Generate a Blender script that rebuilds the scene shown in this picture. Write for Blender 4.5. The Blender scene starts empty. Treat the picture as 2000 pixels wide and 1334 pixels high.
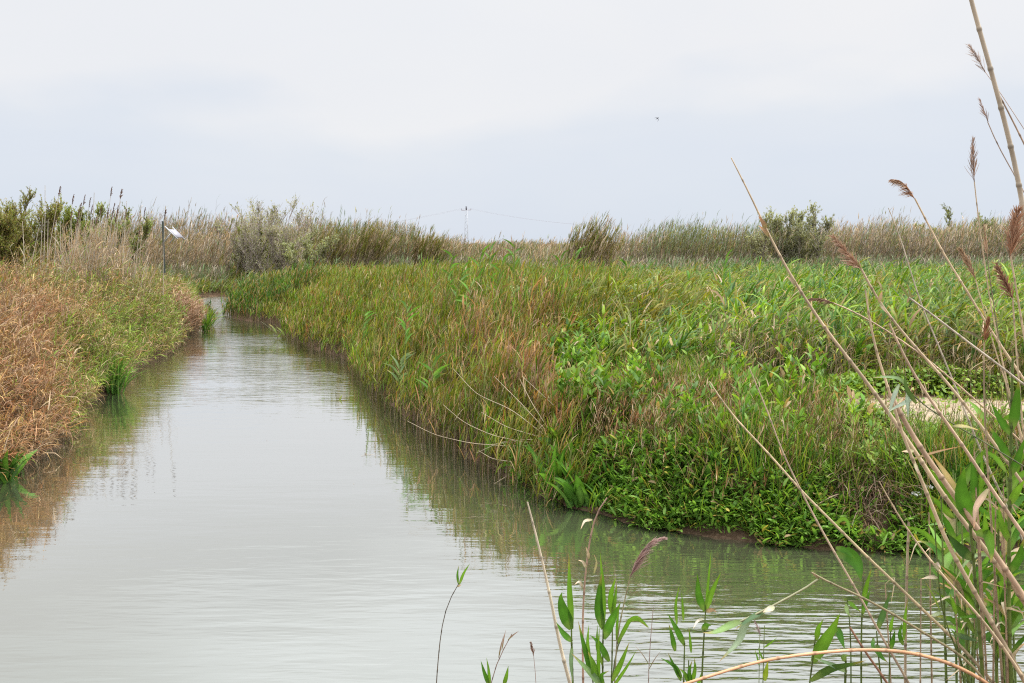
import bpy, bmesh, math, random
import numpy as np
from mathutils import Vector

C = bpy.context.scene
PI = math.pi
rng = np.random.default_rng(7)
random.seed(7)

# ------------------------------------------------------------------ camera, sky, sun, exposure
F = 1944.4                       # focal length in photo pixels (2000 px wide), 35 mm lens
EYE = 2.6                        # eye height above the water
PITCH = math.atan((667 - 475) / F)
cam = bpy.data.cameras.new("camera")
cam.lens = 35.0
cam.sensor_width = 36.0
cam.clip_start = 0.1
cam.clip_end = 8000
co = bpy.data.objects.new("camera", cam)
C.collection.objects.link(co)
co.location = (0, 0, EYE)
co.rotation_euler = (PI / 2 - PITCH, 0, 0)
C.camera = co

SUN_EL, SUN_AZ = math.radians(58), math.radians(84)     # azimuth from +Y (view axis) towards +X
w = bpy.data.worlds.new("World")
C.world = w
w.use_nodes = True
nt = w.node_tree
nt.nodes.clear()
N_, L_ = nt.nodes.new, nt.links.new
out = N_("ShaderNodeOutputWorld")
sky = N_("ShaderNodeTexSky")
sky.sky_type = 'NISHITA'
sky.sun_disc = False
sky.sun_elevation = SUN_EL
sky.sun_rotation = SUN_AZ
bg1 = N_("ShaderNodeBackground")
bg1.inputs[1].default_value = 0.1
L_(sky.outputs[0], bg1.inputs[0])
tc = N_("ShaderNodeTexCoord")
sep = N_("ShaderNodeSeparateXYZ")
L_(tc.outputs["Generated"], sep.inputs[0])
ramp = N_("ShaderNodeValToRGB")
els = ramp.color_ramp.elements
els[0].position, els[0].color = 0.0, (.72, .785, .88, 1)
els[1].position, els[1].color = 1.0, (3.1, 3.2, 3.3, 1)
for p, c in ((.09, (.745, .80, .89)), (.135, (.78, .825, .895)), (.175, (.888, .896, .918)), (.31, (.91, .918, .934)), (.39, (1.25, 1.29, 1.33)), (.50, (1.75, 1.83, 1.92)), (.66, (2.5, 2.6, 2.7))):
    e = els.new(p)
    e.color = (*c, 1)
# cloud deck: soft lumps drawn on a plane overhead
dv = N_("ShaderNodeMath"); dv.operation = 'ADD'; dv.inputs[1].default_value = 0.22
L_(sep.outputs[2], dv.inputs[0])
cmb = N_("ShaderNodeCombineXYZ")
for i in (0, 1):
    q = N_("ShaderNodeMath"); q.operation = 'DIVIDE'
    L_(sep.outputs[i], q.inputs[0]); L_(dv.outputs[0], q.inputs[1])
    L_(q.outputs[0], cmb.inputs[i])
nz = N_("ShaderNodeTexNoise")
nz.inputs["Scale"].default_value = 0.9
nz.inputs["Detail"].default_value = 5
nz.inputs["Roughness"].default_value = 0.5
nz.inputs["Distortion"].default_value = 0.4
mpw = N_("ShaderNodeMapping"); mpw.inputs["Location"].default_value = (3.3, 1.7, 0)
L_(cmb.outputs[0], mpw.inputs[0]); L_(mpw.outputs[0], nz.inputs["Vector"])
def wmath(op, a, b=None, clamp=False):
    q = N_("ShaderNodeMath"); q.operation = op; q.use_clamp = clamp
    for i, v_ in enumerate((a, b)):
        if isinstance(v_, (int, float)):
            q.inputs[i].default_value = v_
        elif v_ is not None:
            L_(v_, q.inputs[i])
    return q.outputs[0]
# the brighter upper deck sags ahead and its lower edge is ragged
nb_ = N_("ShaderNodeTexNoise"); nb_.inputs["Scale"].default_value = 5.0; nb_.inputs["Detail"].default_value = 5; nb_.inputs["Roughness"].default_value = .45
mb_ = N_("ShaderNodeMapping"); mb_.inputs["Scale"].default_value = (.8, .8, 2.2); mb_.inputs["Rotation"].default_value = (0, .35, 0)
L_(tc.outputs["Generated"], mb_.inputs[0]); L_(mb_.outputs[0], nb_.inputs["Vector"])
hx_ = wmath('ADD', sep.outputs[0], .1)
sag = wmath('MULTIPLY', wmath('SUBTRACT', 1.0, wmath('MULTIPLY', wmath('MULTIPLY', hx_, hx_), 14.0), True), .05)
zz_ = wmath('ADD', wmath('ADD', sep.outputs[2], wmath('MULTIPLY', wmath('SUBTRACT', nb_.outputs[0], .5), .15)), sag)
L_(wmath('MAXIMUM', zz_, 0.0), ramp.inputs[0])
cr = N_("ShaderNodeValToRGB")
cr.color_ramp.elements[0].position, cr.color_ramp.elements[0].color = .34, (.985, .99, 1.0, 1)
cr.color_ramp.elements[1].position, cr.color_ramp.elements[1].color = .60, (1.025, 1.015, 1.005, 1)
L_(nz.outputs[0], cr.inputs[0])
mul = N_("ShaderNodeMix"); mul.data_type = 'RGBA'; mul.blend_type = 'MULTIPLY'
mul.inputs[0].default_value = 1
L_(ramp.outputs[0], mul.inputs[6]); L_(cr.outputs[0], mul.inputs[7])
bg2 = N_("ShaderNodeBackground")
bg2.inputs[1].default_value = 1.0
L_(mul.outputs[2], bg2.inputs[0])
mix = N_("ShaderNodeMixShader")
mix.inputs[0].default_value = 0.93
L_(bg1.outputs[0], mix.inputs[1]); L_(bg2.outputs[0], mix.inputs[2])
L_(mix.outputs[0], out.inputs[0])

sun = bpy.data.lights.new("sun", 'SUN')
sun.energy = 4.0
sun.angle = math.radians(12)
sun.color = (1.0, .95, .87)
so = bpy.data.objects.new("sun", sun)
C.collection.objects.link(so)
sd_ = Vector((math.sin(SUN_AZ) * math.cos(SUN_EL), math.cos(SUN_AZ) * math.cos(SUN_EL), math.sin(SUN_EL)))
so.rotation_euler = sd_.to_track_quat('Z', 'Y').to_euler()
so.location = (0, 0, 30)

C.view_settings.view_transform = 'Standard'
C.view_settings.look = 'None'
C.view_settings.exposure = 0
C.view_settings.gamma = 1
C.render.engine = 'CYCLES'
C.cycles.max_bounces = 6
C.cycles.diffuse_bounces = 3
C.cycles.glossy_bounces = 3
C.cycles.transmission_bounces = 3
C.cycles.transparent_max_bounces = 4
C.cycles.use_denoising = False
C.cycles.filter_width = 1.15

# ------------------------------------------------------------------ helpers: pixels of the photo <-> world
CP, SP = math.cos(PITCH), math.sin(PITCH)

def ray(u, v):
    a, b = (u - 1000) / F, (667 - v) / F
    return np.array([a, CP + b * SP, -SP + b * CP])

def at(u, v, Y):
    """the point at photo pixel (u, v) that stands Y metres ahead"""
    d = ray(u, v)
    p = d * (Y / d[1])
    p[2] += EYE
    return p

def onz(u, v, z=0.0):
    d = ray(u, v)
    t = (z - EYE) / d[2]
    return np.array([d[0] * t, d[1] * t, z])

def proj(p):
    p = np.asarray(p)
    x, y, z = p[..., 0], p[..., 1], p[..., 2] - EYE
    zc = np.maximum(y * CP - z * SP, 0.05)
    return 1000 + F * x / zc, 667 - F * (y * SP + z * CP) / zc

def sstep(a, b, x):
    t = np.clip((x - a) / (b - a), 0, 1)
    return t * t * (3 - 2 * t)

_tab = np.random.default_rng(3).random((256, 256))

def vnoise(x, y, s=1.0, o=0):
    x = np.asarray(x) * s + 37.3 * o + 900
    y = np.asarray(y) * s + 11.7 * o + 900
    xi, yi = np.floor(x).astype(int), np.floor(y).astype(int)
    fx, fy = x - xi, y - yi
    fx, fy = fx * fx * (3 - 2 * fx), fy * fy * (3 - 2 * fy)
    g = lambda a, b: _tab[a % 256, b % 256]
    return (g(xi, yi) * (1 - fx) + g(xi + 1, yi) * fx) * (1 - fy) + (g(xi, yi + 1) * (1 - fx) + g(xi + 1, yi + 1) * fx) * fy

# ------------------------------------------------------------------ the channel and the land
LEFT_PX = [(0, 938), (40, 915), (80, 893), (112, 872), (135, 835), (150, 800), (172, 780), (215, 768), (240, 735), (275, 712),
           (320, 694), (345, 676), (352, 655), (378, 645), (398, 640), (392, 626), (374, 612), (366, 598), (372, 588), (352, 582)]
RIGHT_PX = [(470, 577), (458, 590), (450, 606), (452, 620), (478, 626), (520, 629), (560, 633), (574, 645), (566, 655), (600, 674),
            (645, 690), (692, 703), (705, 722), (728, 752), (760, 785), (800, 815), (850, 852), (890, 880), (950, 908), (1000, 934),
            (1060, 965), (1120, 988), (1180, 1008), (1260, 1030), (1400, 1052), (1480, 1060), (1560, 1066), (1700, 1074), (1870, 1080)]
poly = [(-9.5, 4.2), (-8.0, 6.5), (-6.4, 9.0)] + [tuple(onz(*p)[:2]) for p in LEFT_PX]
poly += [tuple(onz(*p)[:2]) for p in RIGHT_PX]
poly += [(6.5, 8.7), (14, 9.6), (14, 7.2), (6.0, 6.2), (3.9, 5.4), (2.7, 4.7), (0.5, 4.3), (-4, 4.1)]
poly = np.array(poly)

GX0, GX1, GY0, GY1, GS = -32.0, 32.0, -6.0, 64.0, 0.1
gx = np.arange(GX0, GX1 + GS / 2, GS)
gy = np.arange(GY0, GY1 + GS / 2, GS)
gX, gY = np.meshgrid(gx, gy)
dmin = np.full(gX.shape, 1e9)
inside = np.zeros(gX.shape, bool)
for (ax, ay), (bx, by) in zip(poly, np.roll(poly, -1, axis=0)):
    ex, ey = bx - ax, by - ay
    t = np.clip(((gX - ax) * ex + (gY - ay) * ey) / (ex * ex + ey * ey + 1e-12), 0, 1)
    dmin = np.minimum(dmin, (gX - ax - t * ex) ** 2 + (gY - ay - t * ey) ** 2)
    cond = (ay > gY) != (by > gY)
    xx = ax + (gY - ay) / (by - ay + 1e-12) * ex
    inside ^= cond & (gX < xx)
SD = np.sqrt(dmin) * np.where(inside, -1, 1)

def sdist(x, y):
    x, y = np.asarray(x, float), np.asarray(y, float)
    fx = np.clip((x - GX0) / GS, 0, len(gx) - 1.001)
    fy = np.clip((y - GY0) / GS, 0, len(gy) - 1.001)
    i, j = fx.astype(int), fy.astype(int)
    a, b = fx - i, fy - j
    return (SD[j, i] * (1 - a) + SD[j, i + 1] * a) * (1 - b) + (SD[j + 1, i] * (1 - a) + SD[j + 1, i + 1] * a) * b

def onground(u, v):
    """where the sight line through photo pixel (u, v) meets the land"""
    d = ray(u, v)
    t = np.linspace(3, 80, 3000)
    P = d[None, :] * t[:, None]
    P[:, 2] += EYE
    hit = np.nonzero(P[:, 2] <= np.maximum(ground(P[:, 0], P[:, 1]), -.03))[0]
    return P[hit[0]].copy() if len(hit) else P[-1].copy()

def ground(x, y):
    x, y = np.asarray(x, float), np.asarray(y, float)
    s = sdist(x, y) + 0.16 * (vnoise(x, y, 1.7, 1) - .5) + 0.07 * (vnoise(x, y, 5, 2) - .5)
    far = sstep(30, 45, y)
    z = 0.50 * sstep(0.0, 0.55, s) + 0.30 * sstep(0.4, 2.6, s) + 0.10 * (vnoise(x, y, .5, 3) - .5) * sstep(.3, 2, s)
    z = z + 0.05 * (vnoise(x, y, 2.3, 4) - .5) * sstep(.2, .8, s)
    z = z * (1 - .65 * sstep(44, 47, y) * sstep(58, 53, y) * sstep(-9, -11, x))
    z = z * (1 - .35 * far) - 0.6 * sstep(0.0, 1.2, -s)
    return z + np.where(s > 0, 0.02, -0.02)

# ------------------------------------------------------------------ materials
def new_mat(name):
    m = bpy.data.materials.new(name)
    m.use_nodes = True
    n = m.node_tree
    n.nodes.clear()
    return m, n, n.nodes.new, n.links.new

def leaf_mat(name, rough=.45, spec=.4, trans=.28, warm=(1.25, 1.2, .6)):
    m, n, A, K = new_mat(name)
    o = A("ShaderNodeOutputMaterial")
    at_ = A("ShaderNodeAttribute"); at_.attribute_name = "Col"
    nz = A("ShaderNodeTexNoise"); nz.inputs["Scale"].default_value = 9; nz.inputs["Detail"].default_value = 3
    tcn = A("ShaderNodeTexCoord"); K(tcn.outputs["Object"], nz.inputs["Vector"])
    rp = A("ShaderNodeMapRange"); rp.inputs[1].default_value = .3; rp.inputs[2].default_value = .7
    rp.inputs[3].default_value = .8; rp.inputs[4].default_value = 1.2
    K(nz.outputs[0], rp.inputs[0])
    mx = A("ShaderNodeVectorMath"); mx.operation = 'SCALE'
    K(at_.outputs["Color"], mx.inputs[0]); K(rp.outputs[0], mx.inputs["Scale"])
    p = A("ShaderNodeBsdfPrincipled")
    p.inputs["Roughness"].default_value = rough
    p.inputs["Specular IOR Level"].default_value = spec
    K(mx.outputs[0], p.inputs["Base Color"])
    if trans:
        tr = A("ShaderNodeBsdfTranslucent")
        tm = A("ShaderNodeVectorMath"); tm.operation = 'MULTIPLY'; tm.inputs[1].default_value = warm
        K(mx.outputs[0], tm.inputs[0]); K(tm.outputs[0], tr.inputs[0])
        ms = A("ShaderNodeMixShader"); ms.inputs[0].default_value = trans
        K(p.outputs[0], ms.inputs[1]); K(tr.outputs[0], ms.inputs[2]); K(ms.outputs[0], o.inputs[0])
    else:
        K(p.outputs[0], o.inputs[0])
    return m

M_GREEN = leaf_mat("green leaf", .5, .3, .36)
M_DRY = leaf_mat("dry leaf", .6, .3, .22, (1.15, 1.0, .8))
M_CANE = leaf_mat("cane", .42, .4, 0)
M_BARK = leaf_mat("bark", .8, .2, 0)
M_PLUME = leaf_mat("plume", .7, .2, .3, (1.1, 1.0, .9))
M_PETAL = leaf_mat("petal", .6, .2, .3, (1, 1, 1))

def plain_mat(name, col, rough=.5, metal=0.0, var=.15, scale=6):
    m, n, A, K = new_mat(name)
    o = A("ShaderNodeOutputMaterial")
    p = A("ShaderNodeBsdfPrincipled")
    p.inputs["Roughness"].default_value = rough
    p.inputs["Metallic"].default_value = metal
    tcn = A("ShaderNodeTexCoord")
    nz = A("ShaderNodeTexNoise"); nz.inputs["Scale"].default_value = scale; nz.inputs["Detail"].default_value = 6
    K(tcn.outputs["Object"], nz.inputs["Vector"])
    r = A("ShaderNodeValToRGB")
    r.color_ramp.elements[0].position, r.color_ramp.elements[0].color = .3, (*[c * (1 - var) for c in col], 1)
    r.color_ramp.elements[1].position, r.color_ramp.elements[1].color = .7, (*[c * (1 + var) for c in col], 1)
    K(nz.outputs[0], r.inputs[0]); K(r.outputs[0], p.inputs["Base Color"]); K(p.outputs[0], o.inputs[0])
    return m

def soil_mat(name, c1, c2, c3, scale=1.0, bump=.5):
    m, n, A, K = new_mat(name)
    o = A("ShaderNodeOutputMaterial")
    p = A("ShaderNodeBsdfPrincipled")
    p.inputs["Roughness"].default_value = .9
    p.inputs["Specular IOR Level"].default_value = .2
    tcn = A("ShaderNodeTexCoord")
    a = A("ShaderNodeTexNoise"); a.inputs["Scale"].default_value = .8 * scale; a.inputs["Detail"].default_value = 8
    b = A("ShaderNodeTexNoise"); b.inputs["Scale"].default_value = 28 * scale; b.inputs["Detail"].default_value = 6; b.inputs["Roughness"].default_value = .7
    for q in (a, b):
        K(tcn.outputs["Object"], q.inputs["Vector"])
    r = A("ShaderNodeValToRGB")
    r.color_ramp.elements[0].position, r.color_ramp.elements[0].color = .33, (*c1, 1)
    r.color_ramp.elements[1].position, r.color_ramp.elements[1].color = .68, (*c2, 1)
    K(a.outputs[0], r.inputs[0])
    mx = A("ShaderNodeMix"); mx.data_type = 'RGBA'
    r2 = A("ShaderNodeMapRange"); r2.inputs[1].default_value = .45; r2.inputs[2].default_value = .7
    K(b.outputs[0], r2.inputs[0]); K(r2.outputs[0], mx.inputs[0])
    K(r.outputs[0], mx.inputs[6]); mx.inputs[7].default_value = (*c3, 1)
    K(mx.outputs[2], p.inputs["Base Color"])
    bp = A("ShaderNodeBump"); bp.inputs["Strength"].default_value = bump; bp.inputs["Distance"].default_value = .03
    K(b.outputs[0], bp.inputs["Height"]); K(bp.outputs[0], p.inputs["Normal"])
    K(p.outputs[0], o.inputs[0])
    return m

M_SOIL = soil_mat("bank soil", (.055, .038, .022), (.12, .07, .042), (.17, .115, .075))
M_SAND = soil_mat("sandy path", (.29, .22, .145), (.38, .30, .215), (.44, .36, .27), 1.4, .35)

def water_mat():
    m, n, A, K = new_mat("river water")
    o = A("ShaderNodeOutputMaterial")
    body = A("ShaderNodeBsdfDiffuse"); body.inputs[0].default_value = (.066, .070, .042, 1)
    skin = A("ShaderNodeBsdfGlossy"); skin.inputs[0].default_value = (.98, .98, .98, 1); skin.inputs[1].default_value = .03
    fr = A("ShaderNodeFresnel"); fr.inputs[0].default_value = 1.33
    fc = A("ShaderNodeValToRGB")
    fc.color_ramp.elements[0].position, fc.color_ramp.elements[0].color = .02, (.10, .10, .10, 1)
    fc.color_ramp.elements[1].position, fc.color_ramp.elements[1].color = .5, (.9, .9, .9, 1)
    for p_, c_ in ((.08, .36), (.14, .53), (.25, .74)):
        e_ = fc.color_ramp.elements.new(p_); e_.color = (c_, c_, c_, 1)
    p = A("ShaderNodeMixShader")
    K(fr.outputs[0], fc.inputs[0]); K(fc.outputs[0], p.inputs[0]); K(body.outputs[0], p.inputs[1]); K(skin.outputs[0], p.inputs[2])
    geo = A("ShaderNodeNewGeometry")
    sp = A("ShaderNodeSeparateXYZ"); K(geo.outputs["Position"], sp.inputs[0])
    def noise(scale, sx, sy, detail, rot=0.0, dist=0.0):
        mp = A("ShaderNodeMapping"); mp.inputs["Scale"].default_value = (sx, sy, 1); mp.inputs["Rotation"].default_value = (0, 0, rot)
        K(geo.outputs["Position"], mp.inputs[0])
        q = A("ShaderNodeTexNoise"); q.inputs["Scale"].default_value = scale; q.inputs["Detail"].default_value = detail
        q.inputs["Distortion"].default_value = dist
        K(mp.outputs[0], q.inputs["Vector"])
        return q.outputs[0]
    def math_(op, a, b=None, clamp=False):
        q = A("ShaderNodeMath"); q.operation = op; q.use_clamp = clamp
        for i, x in enumerate((a, b)):
            if x is None:
                continue
            if isinstance(x, (int, float)):
                q.inputs[i].default_value = x
            else:
                K(x, q.inputs[i])
        return q.outputs[0]
    def maprange(x, a, b, c, d):
        q = A("ShaderNodeMapRange"); q.interpolation_type = 'SMOOTHSTEP'
        K(x, q.inputs[0])
        for i, v_ in enumerate((a, b, c, d)):
            q.inputs[i + 1].default_value = v_
        return q.outputs[0]
    X, Y = sp.outputs[0], sp.outputs[1]
    # wavelets from the near shore (crests run across), a wind-roughened reach farther off, calm water between
    ripl = noise(6.0, .35, 1.9, 2, .05, .3)
    fine = noise(9.0, .6, 1.6, 3, -.08)
    slow = noise(1.2, .5, 1.5, 2, .1)
    patch = maprange(noise(.35, .6, 1.0, 2, .3), .35, .65, .35, 1.25)
    wx = maprange(math_('ADD', X, math_('MULTIPLY', Y, -.16)), -1.6, 1.3, .05, 1.0)
    wy = maprange(Y, 5.6, 8.8, 1.0, .16)
    near = math_('MULTIPLY', wx, wy)
    far_ = maprange(Y, 13.0, 19.0, .10, 1.0)
    amp = math_('ADD', math_('MULTIPLY', near, 1.0), math_('MULTIPLY', math_('MULTIPLY', far_, patch), .45))
    h = math_('ADD', math_('MULTIPLY', ripl, .018), math_('MULTIPLY', fine, .006))
    amp = math_('ADD', amp, maprange(Y, 31.0, 40.0, 0.0, 2.0))
    h = math_('MULTIPLY', h, amp)
    h = math_('ADD', h, math_('MULTIPLY', slow, .006))
    calm = noise(5.0, .5, 1.8, 2, .03)
    h = math_('ADD', h, math_('MULTIPLY', calm, .0012))
    bp = A("ShaderNodeBump"); bp.inputs["Strength"].default_value = 1.0; bp.inputs["Distance"].default_value = 1.0
    K(h, bp.inputs["Height"])
    for q in (body, skin, fr):
        K(bp.outputs[0], q.inputs["Normal"])
    K(p.outputs[0], o.inputs[0])
    return m

M_WATER = water_mat()

# ------------------------------------------------------------------ mesh builder (everything is quads with a colour per vertex)
class MB:
    def __init__(s):
        s.v, s.f, s.c, s.n = [], [], [], 0

    def add(s, v, f, c):
        v = np.asarray(v, np.float32).reshape(-1, 3)
        f = np.asarray(f, np.int64).reshape(-1, 4)
        c = np.asarray(c, np.float32)
        c = np.broadcast_to(c, v.shape) if c.ndim == 1 else c.reshape(-1, 3)
        s.v.append(v); s.f.append(f + s.n); s.c.append(c); s.n += len(v)

    def strips(s, P, W, S, col, fold=0.0):
        """ribbons: P (N,K,3) spine, W (N,K) full widths, S (N,K,3) side vectors, col (N,K,3); fold > 0 gives a keel"""
        N, K = P.shape[:2]
        h = (W * .5)[..., None] * S
        rows = [P - h, P + h]
        if fold:
            T = np.gradient(P, axis=1)
            nrm = np.cross(T, S)
            nrm /= np.linalg.norm(nrm, axis=2, keepdims=True) + 1e-9
            rows = [P - h, P - nrm * (W * fold)[..., None], P + h]
        R = len(rows)
        rib = np.array([1, 1.3, 1]) if fold else np.ones(2)
        V = np.stack(rows, axis=2).reshape(-1, 3)
        Cc = (np.repeat(col[:, :, None, :], R, axis=2) * rib[None, None, :, None]).reshape(-1, 3)
        b = (np.arange(N)[:, None, None] * K + np.arange(K - 1)[None, :, None]) * R + np.arange(R - 1)[None, None, :]
        s.add(V, np.stack([b, b + 1, b + R + 1, b + R], axis=-1), Cc)

    def tubes(s, P, r, col, sides=3):
        """P (N,K,3), r (N,K), col (N,K,3)"""
        N, K = P.shape[:2]
        T = np.gradient(P, axis=1)
        T /= np.linalg.norm(T, axis=2, keepdims=True) + 1e-9
        ref = np.where(np.abs(T[..., 2:3]) > .9, np.array([1., 0, 0]), np.array([0, 0, 1.]))
        # one reference per tube keeps the tube from twisting
        ref = np.broadcast_to(ref[:, K // 2:K // 2 + 1], T.shape)
        A = np.cross(T, ref); A /= np.linalg.norm(A, axis=2, keepdims=True) + 1e-9
        B = np.cross(T, A)
        ang = np.arange(sides) * 2 * PI / sides
        V = P[:, :, None, :] + r[:, :, None, None] * (np.cos(ang)[None, None, :, None] * A[:, :, None, :] + np.sin(ang)[None, None, :, None] * B[:, :, None, :])
        Cc = np.repeat(col[:, :, None, :], sides, axis=2)
        b = (np.arange(N)[:, None] * K + np.arange(K - 1)[None, :])[..., None] * sides
        k = np.arange(sides)[None, None, :]
        k2 = (k + 1) % sides
        s.add(V.reshape(-1, 3), np.stack([b + k, b + k2, b + sides + k2, b + sides + k], axis=-1), Cc.reshape(-1, 3))

    def box(s, p0, p1, wid, thick, col, up=(0, 0, 1)):
        """a bar from p0 to p1"""
        p0, p1 = np.asarray(p0, float), np.asarray(p1, float)
        t = p1 - p0; t /= np.linalg.norm(t)
        a = np.cross(t, up)
        if np.linalg.norm(a) < 1e-3:
            a = np.cross(t, (1, 0, 0))
        a /= np.linalg.norm(a)
        b = np.cross(a, t)
        V = [q + sx * a * wid / 2 + sy * b * thick / 2 for q in (p0, p1) for sx, sy in ((-1, -1), (1, -1), (1, 1), (-1, 1))]
        s.add(V, [(0, 1, 2, 3), (7, 6, 5, 4), (0, 4, 5, 1), (1, 5, 6, 2), (2, 6, 7, 3), (3, 7, 4, 0)], np.array(col, float))

    def build(s, name, mat, parent=None, smooth=True):
        v = np.concatenate(s.v); f = np.concatenate(s.f); c = np.concatenate(s.c)
        off = np.zeros(3)
        me = bpy.data.meshes.new(name)
        if parent is not None:
            off = np.array(parent.matrix_world.translation if parent.parent is None else parent['_o'])
            v = v - off
        me.vertices.add(len(v)); me.vertices.foreach_set("co", v.astype(np.float32).ravel())
        me.loops.add(f.size); me.loops.foreach_set("vertex_index", f.astype(np.int32).ravel())
        me.polygons.add(len(f)); me.polygons.foreach_set("loop_start", np.arange(0, f.size, 4, dtype=np.int32))
        if smooth:
            me.polygons.foreach_set("use_smooth", np.ones(len(f), bool))
        a = me.attributes.new("Col", 'FLOAT_COLOR', 'POINT')
        a.data.foreach_set("color", np.concatenate([c, np.ones((len(c), 1))], axis=1).astype(np.float32).ravel())
        me.update(calc_edges=True)
        me.materials.append(mat)
        o = bpy.data.objects.new(name, me)
        C.collection.objects.link(o)
        if parent is not None:
            o.parent = parent
        return o

def tag(o, label=None, cat=None, group=None, kind=None):
    if label: o["label"] = label
    if cat: o["category"] = cat
    if group: o["group"] = group
    if kind: o["kind"] = kind
    return o

def thing(name, label, cat, loc, group=None):
    o = bpy.data.objects.new(name, None)
    o.empty_display_size = .1
    C.collection.objects.link(o)
    o.location = tuple(float(x) for x in loc)
    o.matrix_world.translation = o.location
    return tag(o, label, cat, group)

def curve(base, az, th0, dth, L, K, p=1.0):
    """N curves that start at base with angle th0 from the vertical, bending by dth over their length L"""
    t = (np.arange(K - 1) + .5) / (K - 1)
    th = th0[:, None] + dth[:, None] * t[None, :] ** p
    st = (L / (K - 1))[:, None]
    hx = np.sin(th) * st
    d = np.stack([hx * np.cos(az)[:, None], hx * np.sin(az)[:, None], np.cos(th) * st], axis=2)
    return np.concatenate([base[:, None, :], base[:, None, :] + np.cumsum(d, axis=1)], axis=1)

PROF = {4: (.55, 1, .75, .04), 5: (.5, 1, .9, .55, .03), 3: (.7, 1, .05), 6: (.4, .85, 1, .8, .45, .03), 7: (.35, .8, 1, .93, .72, .4, .02)}

def blades(M, base, az, th0, dth, L, W, col, K=4, twist=.6, tip=None, fold=0.0, p=1.0):
    P = curve(base, az, th0, dth, L, K, p)
    T = np.gradient(P, axis=1)
    T /= np.linalg.norm(T, axis=2, keepdims=True) + 1e-9
    S0 = np.stack([-np.sin(az), np.cos(az), np.zeros_like(az)], axis=1)[:, None, :]
    nrm = np.cross(T, S0)
    tw = (rng.normal(0, twist, len(az)))[:, None, None] * np.linspace(.3, 1, K)[None, :, None]
    S = S0 * np.cos(tw) + nrm * np.sin(tw)
    Wd = W[:, None] * np.array(PROF[K])[None, :]
    cc = np.repeat(col[:, None, :], K, axis=1)
    if tip is not None:
        g = (np.linspace(0, 1, K) ** 2)[None, :, None]
        cc = cc * (1 - g) + tip[:, None, :] * g
    M.strips(P, Wd, S, cc, fold)

def along(S, idx, t):
    K = S.shape[1]
    f = np.clip(t, 0, .999) * (K - 1)
    i = f.astype(int)
    a = (f - i)[:, None]
    return S[idx, i] * (1 - a) + S[idx, i + 1] * a

def pick(pal, n, wts=None):
    pal = np.array(pal, float)
    k = rng.choice(len(pal), n, p=wts)
    return pal[k] * (.8 + .4 * rng.random((n, 1)))

def reedy(M, base, H, az, th0, dth, nl, L, W, lcol, scol, t0=.25, ang=(.35, .9), droop=(.5, 1.5), r=.004, K=4, wind=0.0, spread=1.2,
          drycol=None, pdry=0.0, stem=True, twist=.6, tpow=.8):
    """leafy stems: a thin bending stem and NL leaves strewn along it, bent downwind"""
    N = len(base)
    S = curve(base, az, th0, dth, H, 5)
    if stem:
        M.tubes(S, np.broadcast_to(r, (N,))[:, None] * np.array([1, .9, .8, .6, .35])[None, :], np.repeat(scol[:, None, :], 5, axis=1))
    idx = np.repeat(np.arange(N), nl)
    n = len(idx)
    t = t0 + (1 - t0) * rng.random(n) ** tpow
    pos = along(S, idx, t)
    laz = wind + spread * rng.normal(0, 1, n)
    a0 = rng.uniform(*ang, n) * (1.15 - .4 * t)
    dr = rng.uniform(*droop, n)
    Ls = L[idx] * (.55 + .8 * rng.random(n)) * (1 - .35 * np.abs(t - .6))
    cols = lcol[idx] * (.72 + .56 * rng.random((n, 1)))
    if drycol is not None:
        isd = rng.random(n) < pdry * (1.5 - t)
        cols[isd] = pick(drycol, isd.sum())
    tipc = cols * np.array([1.15, 1.02, .85])
    blades(M, pos, laz, a0, dr, Ls, W[idx] * (.7 + .6 * rng.random(n)), cols, K, twist, tipc)

def scatter(n, x0, x1, y0, y1):
    """n points, even over the picture rather than over the ground"""
    y = 1 / (1 / y1 + (1 / y0 - 1 / y1) * rng.random(n)) if y0 > 0 else rng.uniform(y0, y1, n)
    x = rng.uniform(x0, x1, n)
    return x, y

def fan(n, u0, u1, y0, y1, power=1.0):
    """points between two columns of the photo and two distances; density per ground area ~ distance**-power"""
    m = n
    # area element in (angle, y): y dy dangle ; wanted density y**-power
    e = 2 - power
    q = rng.random(m)
    y = (y0 ** e + (y1 ** e - y0 ** e) * q) ** (1 / e) if abs(e) > 1e-6 else y0 * (y1 / y0) ** q
    u = rng.uniform(u0, u1, m)
    x = (u - 1000) / F * y
    return x, y

def bases(x, y):
    return np.stack([x, y, ground(x, y)], axis=1)

# colours (linear albedo)
FRESH = [(.135, .245, .018), (.175, .285, .025), (.10, .205, .018), (.205, .30, .03)]
DEEP = [(.05, .13, .02), (.07, .16, .022), (.045, .105, .02)]
OLIVE = [(.20, .205, .03), (.16, .19, .028), (.225, .205, .035), (.14, .185, .03)]
RUST = [(.34, .165, .075), (.28, .13, .06), (.40, .24, .13), (.34, .20, .075)]
PINK = [(.33, .21, .13), (.28, .17, .105), (.38, .265, .175), (.31, .19, .10)]
GOLD = [(.36, .25, .09), (.30, .21, .06), (.42, .31, .14)]
TAN = [(.42, .32, .20), (.36, .27, .15), (.48, .38, .26), (.33, .22, .12)]
GREY = [(.34, .29, .23), (.28, .25, .20), (.38, .33, .27)]
BLUEG = [(.16, .23, .11), (.13, .20, .085), (.18, .25, .11)]

# ------------------------------------------------------------------ ground, water, path
def axis_(a, b, step, far_):
    mid = np.arange(a, b + step / 2, step)
    k = np.cumsum(step * 1.22 ** np.arange(1, 60))
    k = k[k < far_]
    return np.concatenate([(a - k)[::-1], mid, b + k])

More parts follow.
